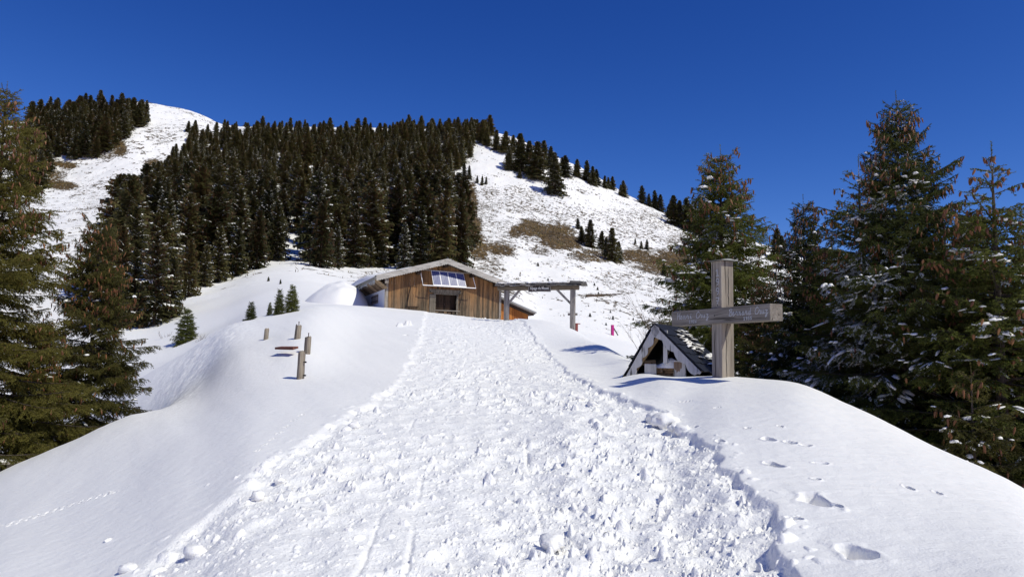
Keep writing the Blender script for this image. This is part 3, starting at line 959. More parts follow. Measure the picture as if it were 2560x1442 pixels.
# ---- distant spruces: layered drooping sprays, one mesh per kind, height 10
def far_spruce(seed, R=2.1, snow=0.25, brown=0.0, dens=1.0):
    rng = np.random.default_rng(seed)
    H = 10.0
    T, M = [], []
    z = 0.35
    while z < H - 0.25:
        f = z / H
        nb = int((8 if f < 0.7 else 6) * dens)
        a0 = rng.random() * 6.28
        for b in range(nb):
            az = a0 + 6.283 * b / nb + rng.normal() * 0.2
            Lb = R * (1 - f) ** 0.72 * (0.5 + 0.8 * rng.random()) + 0.10
            out = np.array([math.cos(az), math.sin(az), 0]); sd = np.array([-out[1], out[0], 0])
            el = -0.25 + 0.9 * f + rng.normal() * 0.13
            def at(t): return out * (t * Lb) + np.array([0, 0, z + Lb * (math.tan(el) * t - 0.28 * (1 - f) * t * t)])
            snowy = rng.random() < snow * (1.25 if out[0] * .75 - out[1] * .65 < 0 else 0.6)
            tip = at(1.0)
            for q in np.linspace(0.22, 0.95, 5):
                c = at(q)
                for sg in (-1, 1):
                    ln = Lb * 0.42 * (1.15 - q) + 0.12
                    e = c + out * ln * 0.75 + sd * sg * ln * (0.75 + .4 * rng.random()) + np.array([0, 0, -ln * (0.25 + 0.5 * rng.random())])
                    w = out * (0.10 + 0.05 * Lb)
                    T.append((c - w, c + w, e)); M.append(0)
                    if rng.random() < 0.55:
                        e2 = c + sd * sg * ln * 0.35 + out * ln * .3 + np.array([0, 0, -0.35 - 0.35 * rng.random()]) * (0.5 + 0.5 * Lb / R)
                        T.append((c - w * 0.9, c + w * 0.9, e2)); M.append(1 if rng.random() < brown * (0.4 + f) else 0)
                    if snowy and rng.random() < 0.75:
                        h = np.array([0, 0, 0.045])
                        T.append((c - w * 0.8 + h, c + w * 0.8 + h, c + (e - c) * 0.8 + h)); M.append(2)
            c = at(0.8)
            T.append((c - sd * 0.1, c + sd * 0.1, tip)); M.append(0)
        z += 0.36 * (1.1 - 0.45 * f)
    T = np.array(T)
    T = T.reshape(-1, 3)
    T[:, :] += rng.normal(size=T.shape) * 0.02
    # leader and stem
    k = len(T)
    sv, sf = [], []
    for zz, rr in ((-1.0, 0.17), (3, 0.13), (7, 0.06), (10.0, 0.01)):
        for a in range(5): sv.append((rr * math.cos(a * 1.2566), rr * math.sin(a * 1.2566), zz))
    for l in range(3):
        for a in range(5):
            p, q = l * 5 + a, l * 5 + (a + 1) % 5
            sf += [(p, q, q + 5), (p, q + 5, p + 5)]
    v = np.concatenate([T, np.array(sv)])
    f = np.concatenate([np.arange(k).reshape(-1, 3), np.array(sf) + k])
    return np_mesh('distant_spruce_mesh', v, f, [M_FAR, M_FARBROWN, M_SNOW, M_TWIG], np.concatenate([np.array(M), np.full(len(sf), 3)]))

FARM = [far_spruce(101, 1.9, 0.30, 0.25), far_spruce(102, 1.7, 0.48, 0.10), far_spruce(103, 2.1, 0.18, 0.7), far_spruce(104, 1.6, 0.65, 0.05), far_spruce(105, 1.85, 0.10, 0.9), far_spruce(106, 2.3, 0.25, 0.35)]
RNG = random.Random(7)
def in_poly(x, y, poly):
    c = False
    for (x1, y1), (x2, y2) in zip(poly, poly[1:] + poly[:1]):
        if (y1 > y) != (y2 > y) and x < (x2 - x1) * (y - y1) / (y2 - y1) + x1:
            c = not c
    return c

def far_tree(p, H, label, group, name='forest_spruce', var=None, wide=None):
    o = link(name, FARM[RNG.randrange(len(FARM)) if var is None else var])
    w = (wide or RNG.uniform(1.15, 1.7)) * H / 10
    o.location = p
    o.scale = (w, w, H / 10)
    o.rotation_euler = (RNG.gauss(0, .02), RNG.gauss(0, .02), RNG.uniform(0, 6.28))
    return props(o, label, 'tree', group)

FOREST = [(300, 815), (262, 690), (300, 600), (350, 500), (415, 420), (478, 352), (500, 338), (560, 336), (700, 338), (900, 342), (1100, 334), (1225, 338), (1222, 362), (1180, 392), (1128, 440),
          (1130, 500), (1150, 560), (1172, 610), (1188, 668), (1060, 672), (985, 668), (975, 640), (960, 668), (780, 668), (765, 600), (735, 560), (715, 600), (705, 640), (620, 676), (500, 712), (450, 748), (395, 790)]
GAPS = [((722, 560), 12, 85), ((690, 500), 14, 40), ((962, 610), 16, 45), ((760, 440), 16, 24), ((600, 655), 8, 20), ((808, 430), 18, 20), ((830, 560), 10, 26)]
SUMMIT = [(40, 520), (60, 420), (40, 330), (100, 305), (200, 290), (300, 288), (372, 292), (366, 312), (345, 320), (322, 345), (290, 370), (262, 402), (130, 404), (104, 440), (90, 500)]

def scatter(poly, r0, r1, spacing, gaps=()):
    """tree feet in a patch of hillside, at least `spacing` metres apart"""
    xs = [ray(p[0], 700) for p in poly]
    ph = [math.atan2(d.x, d.y) for d in xs]
    out, grid = [], {}
    for _ in range(34000):
        a = RNG.uniform(min(ph), max(ph))
        r = math.sqrt(RNG.uniform(r0 * r0, r1 * r1))
        x, y = r * math.sin(a), r * math.cos(a)
        q = min(1, max(0, (r - 110) / 250))
        sp = (spacing[0] * (1 - q) + spacing[1] * q) * RNG.uniform(0.75, 1.25)
        k = (int(x // 7.5), int(y // 7.5))
        if any((x - u) ** 2 + (y - v) ** 2 < sp * sp for i in (-1, 0, 1) for j in (-1, 0, 1) for u, v in grid.get((k[0] + i, k[1] + j), ())):
            continue
        out.append((x, y)); grid.setdefault(k, []).append((x, y))
    res = []
    zz = ground([p[0] for p in out], [p[1] for p in out])
    for (x, y), z in zip(out, zz):
        u, v = project(x, y, z)
        if in_poly(u, v, poly) and not any(((u - g[0][0]) / g[1]) ** 2 + ((v - g[0][1]) / g[2]) ** 2 < 1 for g in gaps):
            res.append(Vector((x, y, z)))
    return res

feet = scatter(FOREST, 70, 400, (4.2, 2.9), GAPS)
feet.sort(key=lambda p: math.hypot(p.x, p.y))
summit = scatter(SUMMIT, 255, 450, (4.8, 3.6))
# the front row of the forest, where single trees can be made out
FRONT = [(385, 812, 575, 2), (425, 795, 640, 0), (470, 742, 592, 4), (330, 815, 620, 1), (545, 705, 560, 0), (588, 690, 540, 1), (640, 672, 520, 4), (690, 650, 500, 0), (800, 668, 492, 4), (845, 668, 560, 1),
         (885, 668, 520, 2), (925, 668, 590, 0), (955, 668, 600, 5), (1010, 672, 555, 3), (1050, 670, 510, 1), (1100, 672, 470, 2), (1150, 668, 500, 4), (510, 715, 610, 5), (300, 812, 560, 4)]
n_ind = 0
for px, py, top, var in FRONT:
    p = hit(px, py, 60, 300)
    r = math.hypot(p.x, p.y)
    far_tree(p, top_z(px, top, r) - p.z, 'dark spruce standing in the front row of the hillside forest', 'front row of the hillside forest', var=var, wide=1.15)
    n_ind += 1
front = [hit(a, b, 60, 300) for a, b, c, d in FRONT]
feet = [p for p in feet if all((p.x - q.x) ** 2 + (p.y - q.y) ** 2 > 9 for q in front)]
LIMIT = 215
def tall(r):
    return float(np.interp(r, [70, 120, 200, 300, 365], [11.0, 11.0, 8.4, 6.0, 4.8])) * RNG.choice((0.55, 0.8, 0.9, 1.0, 1.0, 1.1, 1.3))
def tall_s(p):
    return float(np.interp(math.hypot(p.x, p.y), [270, 380, 435], [11, 8.5, 4.6])) * RNG.uniform(0.7, 1.2)
for p in feet[:LIMIT]:
    r = math.hypot(p.x, p.y)
    far_tree(p, tall(r), 'dark snow-dusted spruce among the packed trees of the hillside forest', 'spruces of the hillside forest')
for p in summit[:45]:
    far_tree(p, tall_s(p), 'dark spruce in the wood on the upper left summit', 'spruces of the summit wood', 'summit_spruce')
# the rest of the forest, high and far, read only as a mass: one object
def merged(name, pts, hf, label):
    vs, fs, ms, b = [], [], [], 0
    for p in pts:
        me = FARM[RNG.randrange(len(FARM))]
        n, k = len(me.vertices), len(me.polygons)
        v = np.empty(n * 3); me.vertices.foreach_get('co', v); v = v.reshape(-1, 3)
        f = np.empty(k * 3, dtype=np.int32); me.loops.foreach_get('vertex_index', f)
        m = np.empty(k, dtype=np.int32); me.polygons.foreach_get('material_index', m)
        H, a = hf(p), RNG.uniform(0, 6.28)
        w = RNG.uniform(1.15, 1.7) * H / 10
        x = (v[:, 0] * math.cos(a) - v[:, 1] * math.sin(a)) * w + p.x
        y = (v[:, 0] * math.sin(a) + v[:, 1] * math.cos(a)) * w + p.y
        vs.append(np.stack([x, y, v[:, 2] * H / 10 + p.z], 1)); fs.append(f.reshape(-1, 3) + b); ms.append(m)
        b += n
    o = link(name, np_mesh(name, np.concatenate(vs), np.concatenate(fs), [M_FAR, M_FARBROWN, M_SNOW, M_TWIG], np.concatenate(ms)))
    return props(o, label, 'forest', kind='stuff')
print('forest feet', len(feet), 'summit', len(summit))
if len(feet) > LIMIT: merged('forest', feet[LIMIT:], lambda p: tall(math.hypot(p.x, p.y)), 'mass of far dark spruces covering the upper hillside up to the ridge')
if len(summit) > 45: merged('summit_forest', summit[45:], tall_s, 'mass of far dark spruces on the left summit')

# ---- trees one can tell apart on the right-hand ridge and slope: foot column, row, tip row, label (None: one of the row)
ROW_L, ROW_G = 'small dark spruce in the row along the right-hand ridge', 'spruces along the right-hand ridge'
RIDGE = [(1240, 375, 328, None), (1262, 382, 332, None), (1282, 382, 340, None), (1272, 425, 372, 'snow-dusted spruce just below the ridge trees, beside the bare snow strip'), (1302, 428, 340, None), (1322, 432, 358, None),
         (1341, 448, 362, None), (1360, 420, 356, None), (1299, 445, 420, 'tiny spruce in open snow below the ridge trees'), (1388, 486, 390, 'large spruce standing out alone below the ridge line with a blue shadow to its left'),
         (1378, 425, 370, None), (1414, 442, 392, None), (1405, 432, 395, None), (1442, 442, 400, None), (1466, 452, 404, None), (1482, 463, 418, None), (1492, 462, 425, None), (1511, 470, 440, None), (1521, 472, 444, None), (1531, 474, 442, None),
         (1560, 492, 453, None), (1552, 488, 462, None), (1605, 508, 466, None), (1622, 516, 485, None), (1638, 522, 478, None), (1650, 528, 488, None), (1685, 562, 493, None), (1700, 565, 505, None), (1716, 572, 500, None), (1735, 578, 508, None), (1672, 545, 512, None), (1752, 585, 515, None), (1726, 560, 512, None),
         (1940, 645, 575, None), (1955, 655, 592, None)]
SLOPE = [(1445, 572, 543), (1455, 608, 562), (1475, 618, 546), (1503, 622, 574), (1530, 652, 566), (1548, 656, 600), (1516, 640, 590), (1588, 610, 594), (1603, 622, 600), (1617, 624, 596), (1660, 690, 655)]
UPPER = [(1193, 458, 437), (1205, 463, 438), (1215, 461, 440), (1173, 448, 412), (1160, 445, 405)]
for px, py, top, lab in RIDGE:
    p = hit(px, py, 150, 420)
    r = math.hypot(p.x, p.y)
    far_tree(p - Vector((0, 0, .3)), max(2.0, 1.12 * (top_z(px, top, r) - p.z)), lab or ROW_L, None if lab else ROW_G, 'ridge_spruce', RNG.choice((0, 1, 5)), wide=1.55)
for px, py, top in SLOPE:
    p = hit(px, py, 90, 400)
    r = math.hypot(p.x, p.y)
    far_tree(p - Vector((0, 0, .2)), max(1.0, top_z(px, top, r) - p.z), 'dark spruce in the loose clump halfway down the right-hand snow slope', 'spruce clump on the right-hand slope', 'slope_spruce', RNG.choice((0, 1, 3)), wide=1.45)
for px, py, top in UPPER:
    p = hit(px, py, 90, 400)
    r = math.hypot(p.x, p.y)
    far_tree(p - Vector((0, 0, .2)), max(1.0, top_z(px, top, r) - p.z), 'small snowy spruce beside the upper right corner of the hillside forest', 'small spruces at the forest corner', 'slope_spruce', RNG.choice((1, 3)), wide=1.3)
for px, py, top, lab in ((470, 330, 300, 'small spruce on the saddle between the summit and the forest, left of a pair'), (487, 335, 298, 'bushy spruce on the saddle between the summit and the forest, right of a pair')):
    p = hit(px, py, 200, 480)
    r = math.hypot(p.x, p.y)
    far_tree(p - Vector((0, 0, .3)), top_z(px, top, r) - p.z, lab, None, 'ridge_spruce', 1, wide=1.6)
SEED = [(1475, 792, 781), (1526, 782, 775), (1532, 799, 788), (1496, 735, 728), (1486, 714, 706), (1370, 702, 694), (1583, 800, 795), (1300, 690, 684), (1494, 725, 716), (1515, 813, 808), (1420, 640, 632), (1345, 665, 655)]
for i, (px, py, top) in enumerate(SEED):
    p = hit(px, py, 60, 400)
    r = math.hypot(p.x, p.y)
    far_tree(p - Vector((0, 0, .05)), max(0.4, top_z(px, top, r) - p.z), 'tiny dark seedling poking out of the snow slope right of the hut', 'seedlings on the right-hand snow slope', 'spruce_seedling', RNG.choice((0, 4)), wide=2.0)

# ---- dry grass standing out of the snow on the slopes
def dry_grass():
    rng = np.random.default_rng(5)
    n = 90000
    ph = rng.uniform(-0.62, 0.62, n)
    r = np.sqrt(rng.uniform(82 ** 2, 430 ** 2, n))
    x, y = r * np.sin(ph), r * np.cos(ph)
    z = ground(x, y)
    g = grass_mask(x, y, z) + rng.normal(size=n) * 0.08
    s = g > 0.47
    x, y, z = x[s], y[s], z[s]
    m = len(x)
    k = 4
    X, Y, Zb = (np.repeat(a, k) for a in (x, y, z))
    X = X + rng.normal(size=m * k) * 0.25; Y = Y + rng.normal(size=m * k) * 0.25
    h = rng.uniform(0.15, 0.42, m * k)
    an = rng.uniform(0, 6.28, m * k)
    w = 0.07
    a = np.stack([X - w * np.cos(an), Y - w * np.sin(an), Zb - 0.08], 1)
    b = np.stack([X + w * np.cos(an), Y + w * np.sin(an), Zb - 0.08], 1)
    c = np.stack([X + rng.normal(size=m * k) * 0.2, Y + rng.normal(size=m * k) * 0.2, Zb + h], 1)
    mt = N('dry_grass')
    f = mt.n('ShaderNodeNewGeometry').outputs['Random Per Island']
    mt = mt.done(mt.ramp(f, [(0.0, (0.045, 0.035, 0.02)), (0.6, (0.13, 0.085, 0.035)), (1.0, (0.20, 0.14, 0.05))]), 0.9, 0.1)
    o = link('dry_grass', np_mesh('dry_grass', np.stack([a, b, c], 1).reshape(-1, 3), np.arange(3 * m * k).reshape(-1, 3), [mt]))
    props(o, 'dry brown grass tufts showing through the snow on the slopes', 'grass', kind='stuff')
dry_grass()
# ---------------------------------------------------------------- the hut
def frame_of(origin, rz):
    """world-to-local helper for a thing turned by rz: local point where a photo ray meets the local plane y = c (or x = c)"""
    ax = Vector((math.cos(rz), math.sin(rz), 0)); ay = Vector((-math.sin(rz), math.cos(rz), 0))
    def onplane(px, py, c=0.0, axis='y'):
        d = ray(px, py)
        n = ay if axis == 'y' else ax
        t = (origin.dot(n) + c) / d.dot(n)
        q = d * t - origin
        return Vector((q.dot(ax), q.dot(ay), q.z))
    return onplane

M_FACADE = wood_mat('weathered_boards', (0.345, 0.185, 0.078), (0.07, 0.035, 0.017), (38, 38, 1.5), 0.32, base_grey=(0.29, 0.225, 0.15), zlo=-0.3, zhi=1.7)
M_GREYWOOD = wood_mat('grey_wood', (0.40, 0.36, 0.31), (0.13, 0.11, 0.09), (24, 24, 2.0), 0.35)
M_BEAMH = wood_mat('grey_beam', (0.36, 0.32, 0.27), (0.11, 0.09, 0.075), (2.0, 24, 24), 0.35)
M_FRAME = wood_mat('door_frame_wood', (0.23, 0.20, 0.155), (0.075, 0.062, 0.048), (16, 16, 3), 0.35)
M_BARGE = wood_mat('bargeboard', (0.56, 0.53, 0.48), (0.27, 0.25, 0.22), (3.0, 26, 26), 0.35)
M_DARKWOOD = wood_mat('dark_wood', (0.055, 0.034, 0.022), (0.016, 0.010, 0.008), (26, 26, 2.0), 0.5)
M_SOFFIT = wood_mat('soffit_boards', (0.36, 0.26, 0.15), (0.11, 0.07, 0.04), (22, 2.0, 22), 0.7)
M_ORANGE = wood_mat('orange_boards', (0.50, 0.20, 0.05), (0.22, 0.075, 0.02), (26, 26, 1.8), 0.4)
M_LIME = plain('limewash', (0.74, 0.75, 0.76), 0.9, 0.08, 3.0, 0.1)
M_TIN = plain('roof_sheet', (0.30, 0.30, 0.29), 0.6, 0.3, 2.0)
M_STEEL = plain('white_rail', (0.80, 0.79, 0.80), 0.35, 0.05, 4.0, 0.5)
M_CABLE = plain('black_cable', (0.015, 0.014, 0.013), 0.6)
M_IRON = plain('rusty_iron', (0.07, 0.045, 0.035), 0.7)
M_ICE = N('ice')
M_ICE.b.inputs['Transmission Weight'].default_value = 0.6
M_ICE = M_ICE.done((0.82, 0.88, 0.93), 0.12, 0.5)

HRZ = math.radians(22)
HO = ray_pt(962, 772, 49.0)
hp = frame_of(HO, HRZ)
hut = thing('wooden_hut', HO, HRZ, 'weathered plank hut with solar panels under its gable at the end of the snow path', 'hut')
XW = hp(1250, 797).x                                     # facade width
FY = -0.72                                               # front edge of the roof
PK = hp(1120, 648, FY)                                   # roof apex (outer top corner, front)
LT = hp(942, 689, FY); RT = hp(1278, 711, FY)
SLL, SLR = (PK.z - LT.z) / (PK.x - LT.x), (PK.z - RT.z) / (RT.x - PK.x)
RDEP = 9.3
TH = 0.20
def roof_top(x): return PK.z - (SLL * (PK.x - x) if x < PK.x else SLR * (x - PK.x))
def under(x): return roof_top(x) - TH - 0.03
rng = random.Random(3)
# openings in the facade
D0, D1 = hp(1088, 760).x, hp(1140, 760).x
DT, DB = hp(1114, 737).z, hp(1114, 783).z
mb = MB()
x = 0.0
while x < XW - 0.01:
    w = min(rng.uniform(0.10, 0.19), XW - x)
    y0 = -0.03 - rng.uniform(0, 0.022)
    top = min(under(x + 0.005), under(x + w - 0.01))
    z0 = -1.6
    if x + w > D0 and x < D1:
        z0 = DT
        if x < D0:
            mb.box(x, D0, y0, 0.0, -1.6, DT); 
        if x + w > D1:
            mb.box(D1, x + w - 0.009, y0, 0.0, -1.6, DT)
    mb.box(x, x + w - 0.009, y0, 0.0, z0, top)
    x += w
mb.build('facade', M_FACADE, hut)
mb = MB()                                               # carcass behind the boards (side and back walls)
mb.box(0.06, D0 - 0.02, 0.004, 0.12, -1.6, 1.2); mb.box(D1 + 0.02, XW - 0.02, 0.004, 0.12, -1.6, 1.2); mb.box(0.06, XW - 0.02, 0.004, 0.12, DT + .02, 1.6)
mb.box(XW - 0.14, XW, 0.125, RDEP - 1.2, -1.6, under(XW) - 0.05); mb.box(0.06, XW - .15, RDEP - 1.4, RDEP - 1.2, -1.6, under(0))
mb.build('rear_wall', M_DARKWOOD, hut)
mb = MB()
mb.box(-0.02, 0.05, 0.0, RDEP - 1.3, -1.6, 1.34)
mb.build('limewashed_wall', M_LIME, hut)
mb = MB()                                               # corner posts
mb.box(-0.06, 0.16, -0.10, -0.056, -1.6, under(0) - 0.1); mb.box(XW - 0.12, XW + 0.03, -0.10, -0.056, -1.6, under(XW) - 0.02)
mb.build('corner_post', M_GREYWOOD, hut)
# roof slabs
roof = None
for (xa, xb) in ((LT.x, PK.x), (PK.x, RT.x)):
    za, zb = roof_top(xa), roof_top(xb)
    m = MB()
    m.hexa([(xa, FY, za - TH), (xb, FY, zb - TH), (xb, FY + RDEP, zb - TH), (xa, FY + RDEP, za - TH), (xa, FY, za), (xb, FY, zb), (xb, FY + RDEP, zb), (xa, FY + RDEP, za)])
    o = m.build('roof', M_TIN, hut)
    roof = roof or o
# scalloped bargeboards
for sgn, (xa, xb) in ((0, (LT.x - 0.02, PK.x)), (1, (PK.x, RT.x + 0.02))):
    n = 60
    up, lo = [], []
    for i in range(n + 1):
        q = xa + (xb - xa) * i / n
        z = roof_top(q)
        up.append((q, FY - 0.03, z + 0.05))
        ph = (i * 0.5) % 1.0
        lo.append((q, FY - 0.03, z - 0.30 - 0.045 * abs(math.sin(math.pi * i * 0.5))))
    m = MB()
    m.prism(up + lo[::-1], (0, 0.027, 0))
    b = m.build('bargeboard', M_BARGE, hut)
# boxed-in eave on the left: boards sloping from the wall out to the roof edge
m = MB()
ex, ez = LT.x, LT.z - TH
ix, iz = -0.021, 1.32
y = FY + 0.02
while y < FY + RDEP - 0.5:
    w = rng.uniform(0.12, 0.2)
    dz = rng.uniform(-0.012, 0.0)
    m.hexa([(ex, y, ez + dz), (ix, y, iz + dz), (ix, y + w - .012, iz + dz), (ex, y + w - .012, ez + dz), (ex, y, ez + .02), (ix, y, iz + .02), (ix, y + w - .012, iz + .02), (ex, y + w - .012, ez + .02)])
    y += w
m.build('soffit', M_SOFFIT, hut)
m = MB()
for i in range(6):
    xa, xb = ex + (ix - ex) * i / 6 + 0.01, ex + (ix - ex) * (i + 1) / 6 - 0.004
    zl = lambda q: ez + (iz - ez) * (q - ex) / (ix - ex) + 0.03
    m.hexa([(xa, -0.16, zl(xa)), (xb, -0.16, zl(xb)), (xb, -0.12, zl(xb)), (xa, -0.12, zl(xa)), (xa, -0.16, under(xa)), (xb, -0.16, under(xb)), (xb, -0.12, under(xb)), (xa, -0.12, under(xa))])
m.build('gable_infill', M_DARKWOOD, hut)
# icicles along the left eave
m = MB()
for i in range(46):
    yy = FY + 0.6 + 0.16 * i + rng.uniform(-.05, .05)
    ln = rng.uniform(0.08, 0.38)
    m.tube([(ex + 0.005, yy, ez + 0.06), (ex + 0.005, yy, ez - ln * .6), (ex + 0.005, yy, ez - ln)], [0.028, 0.014, 0.002], 5)
ic = m.build('icicles', M_ICE, hut, True); ic['kind'] = 'stuff'
# snow lying on the left roof slope, thick towards the eave and the back
def heap(name, fn, nx, ny, parent, mat=M_SNOW):
    P = [[Vector(fn(i / nx, j / ny)) for j in range(ny + 1)] for i in range(nx + 1)]
    v = [tuple(p) for r_ in P for p in r_]
    f = [(i * (ny + 1) + j, (i + 1) * (ny + 1) + j, (i + 1) * (ny + 1) + j + 1, i * (ny + 1) + j + 1) for i in range(nx) for j in range(ny)]
    me = bpy.data.meshes.new(name); me.from_pydata(v, [], f); me.materials.append(mat); me.update()
    me.polygons.foreach_set('use_smooth', np.full(len(me.polygons), True))
    return link(name, me, parent)
def rs(u, v):
    yy = FY + 0.05 + v * (RDEP - 0.1)
    xx = LT.x - 0.20 + u * (PK.x - LT.x + 0.18)
    edge = min(1, u / 0.07) ** 0.5 * min(1, (1 - u) / 0.35) ** 0.7 * min(1, v / 0.03 + 0.08) ** .5
    t = (0.06 + 0.34 * sstep(0.0, 0.55, v) * (1 - 0.45 * u)) * edge
    t *= 1 + 0.25 * float(gnoise(np.array([xx * 0.7]), np.array([yy * 0.5]), 3)[0])
    zz = roof_top(max(xx, LT.x)) + t - (0.12 if u < 0.02 else 0.0)
    return xx, yy, zz + 0.004
heap('roof_snow', rs, 40, 60, hut)
# thin snow on the right slope behind the board
def rs2(u, v):
    xx = PK.x + 0.03 + u * (RT.x - PK.x - 0.06); yy = FY + 0.25 + v * (RDEP - 0.5)
    e = min(1, u / .05, (1 - u) / .05, v / .04, (1 - v) / .04)
    return xx, yy, roof_top(xx) + 0.004 + 0.05 * max(0, e)
heap('roof_snow', rs2, 20, 24, hut)
# purlin ends and ridge beam under the overhang
for px, py in ((965, 704), (1046, 681), (1114, 664), (1181, 688), (1240, 709)):
    p = hp(px, py, -0.35)
    m = MB(); m.box(p.x - 0.11, p.x + 0.11, -0.62, 0.0, min(p.z - 0.12, under(p.x) - .25), under(p.x) - 0.015)
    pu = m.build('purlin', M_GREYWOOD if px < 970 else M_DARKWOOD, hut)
# doorway: frame, lintel, dark leaves set back, rail and low boards
m = MB()
m.box(D0 - 0.45, D1 + 0.30, -0.16, -0.058, DT + 0.10, DT + 0.34); m.box(D0 - 0.16, D1 + 0.16, -0.12, -0.058, DT, DT + 0.095)
m.build('lintel', M_FRAME, hut)
for xa, xb in ((D0 - 0.42, D0 - 0.12), (D0 - 0.11, D0)):
    m = MB(); m.box(xa, xb, -0.11, -0.058, -1.6, DT - 0.003); m.build('door_jamb', M_FRAME, hut)
m = MB(); m.box(D1, D1 + 0.13, -0.11, -0.058, -1.6, DT - 0.003); m.build('door_jamb', M_FRAME, hut)
m = MB()
k = 9
for i in range(k):
    a, b = D0 + (D1 - D0) * i / k, D0 + (D1 - D0) * (i + 1) / k
    m.box(a + .003, b - .003, 0.30, 0.34, -1.6, DT + 0.1)
dr = m.build('door', M_DARKWOOD, hut)
m = MB(); m.box(D0, D1, 0.27, 0.298, -0.02, 0.06); m.box(D0 + .1, D0 + .2, 0.27, 0.298, 0.08, DT - .1); m.build('door_batten', M_DARKWOOD, dr)
m = MB(); m.tube([((D0 + D1) / 2 - .03, 0.25, .42), ((D0 + D1) / 2 - .03, 0.22, .5), ((D0 + D1) / 2 - .03, 0.25, .58)], 0.012, 5); m.build('handle', M_IRON, dr)
m = MB(); m.box(D0 - 0.02, D1 + 0.25, -0.14, -0.10, 0.02, 0.075); m.build('door_rail', M_BEAMH, hut)
m = MB()
for i in range(5):
    a = D0 + 0.05 + i * (D1 - D0) / 5
    m.box(a, a + 0.2, 0.02, 0.06, -1.4, -0.03 - 0.05 * (i % 2))
m.build('threshold_board', M_FACADE, hut)
# hatch shutter left of the door, its ledge and a black bar standing in for its left-edge shadow
s0, s1 = hp(1020, 740, -0.1).x, hp(1044, 740, -0.1).x
zt, zb = hp(1030, 718, -0.1).z, hp(1030, 766, -0.1).z
m = MB()
for i in range(4):
    a = s0 + (s1 - s0) * i / 4
    m.box(a, a + (s1 - s0) / 4 - .008, -0.092, -0.060, zb, zt)
sh = m.build('shutter', M_FACADE, hut)
m = MB(); m.box(s0 - 0.12, s1 + 0.05, -0.16, -0.060, zb - 0.06, zb - 0.003); m.build('shutter_ledge', M_DARKWOOD, sh)
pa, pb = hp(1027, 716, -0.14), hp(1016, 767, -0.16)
m = MB(); m.tube([pa, pb], 0.024, 6); m.build('shutter_edge_shadow', M_CABLE, sh)
# shuttered window in the limewashed side wall
w0, w1 = hp(930, 744, -0.02, 'x'), hp(946, 735, -0.02, 'x')
ws = abs(w0.y - w1.y); wy = min(w0.y, w1.y); wz0, wz1 = hp(946, 757, -0.02, 'x').z, hp(946, 735, -0.02, 'x').z
m = MB()
for i in range(4):
    m.box(-0.055, -0.022, wy + ws * i / 4 + .006, wy + ws * (i + 1) / 4 - .006, wz0, wz1)
wn_ = m.build('window', M_GREYWOOD, hut)
m = MB()
for zz in (wz0 + 0.12, wz1 - 0.16): m.box(-0.075, -0.056, wy - 0.08, wy + ws + 0.06, zz, zz + 0.07)
m.build('shutter_hinge', M_IRON, wn_)
# solar panels on their white rail
A = dict(tl=hp(1077.5, 675.5, -0.16), tr=hp(1159, 684, -0.16), bl=hp(1083.4, 712, -0.58), br=hp(1166.4, 717.5, -0.58))
fr = dict(tl=hp(1051.6, 680, -0.18), bl=hp(1057.5, 712.6, -0.60), br=hp(1189.7, 720.5, -0.60), tr=hp(1182.4, 692, -0.26))
m = MB()
m.tube([fr['tl'], fr['bl'], fr['br'], fr['tr']], 0.032, 6)
rail = m.build('panel_rail', M_STEEL, hut)
ba, bb = hp(1052, 674, -0.10), hp(1184, 684, -0.10)
m = MB(); m.beam(ba, bb, 0.07, 0.07); m.build('panel_beam', M_GREYWOOD, hut)
def solar_mat():
    m = N('solar_cells')
    uv = m.n('ShaderNodeUVMap')
    sep = m.n('ShaderNodeSeparateXYZ'); m.set(sep.inputs[0], uv.outputs[0])
    gx = m.math('ABSOLUTE', m.math('SUBTRACT', m.math('FRACT', m.math('MULTIPLY', sep.outputs[0], 4.0)), 0.5))
    gy = m.math('ABSOLUTE', m.math('SUBTRACT', m.math('FRACT', m.math('MULTIPLY', sep.outputs[1], 9.0)), 0.5))
    line = m.math('MAXIMUM', m.math('GREATER_THAN', gx, 0.455), m.math('GREATER_THAN', gy, 0.455))
    bus = m.math('LESS_THAN', m.math('ABSOLUTE', m.math('SUBTRACT', gx, 0.2)), 0.03)
    f = m.math('MAXIMUM', line, m.math('MULTIPLY', bus, 0.6))
    cell = m.n('ShaderNodeTexVoronoi'); cell.inputs['Scale'].default_value = 18.0
    cv = m.mix(m.noise(m.obj(), 30, 3), (0.010, 0.016, 0.085), (0.032, 0.058, 0.22))
    col = m.mix(f, cv, (0.20, 0.20, 0.34))
    return m.done(col, 0.25, 0.08)
M_CELL = solar_mat()
def lerp(a, b, t): return a + (b - a) * t
for i in range(4):
    t0, t1 = i / 4 + 0.004, (i + 1) / 4 - 0.004
    c = [lerp(A['bl'], A['br'], t0), lerp(A['bl'], A['br'], t1), lerp(A['tl'], A['tr'], t1), lerp(A['tl'], A['tr'], t0)]
    nrm = (c[1] - c[0]).cross(c[3] - c[0]).normalized()
    if nrm.y > 0: nrm = -nrm
    m = MB(); m.hexa([p - nrm * 0.035 for p in c] + [p for p in c])
    pan = m.build('solar_panel', M_STEEL, hut)
    ctr = sum(c, Vector()) / 4
    ins = [ctr + (p - ctr) * 0.93 + nrm * 0.004 for p in c]
    me = bpy.data.meshes.new('solar_cells'); me.from_pydata([tuple(p) for p in ins], [], [(0, 1, 2, 3)])
    uvl = me.uv_layers.new(name='uv')
    for l, uvv in zip(uvl.data, ((0, 0), (1, 0), (1, 1), (0, 1))): l.uv = uvv
    me.materials.append(M_CELL)
    link('solar_cells', me, pan)
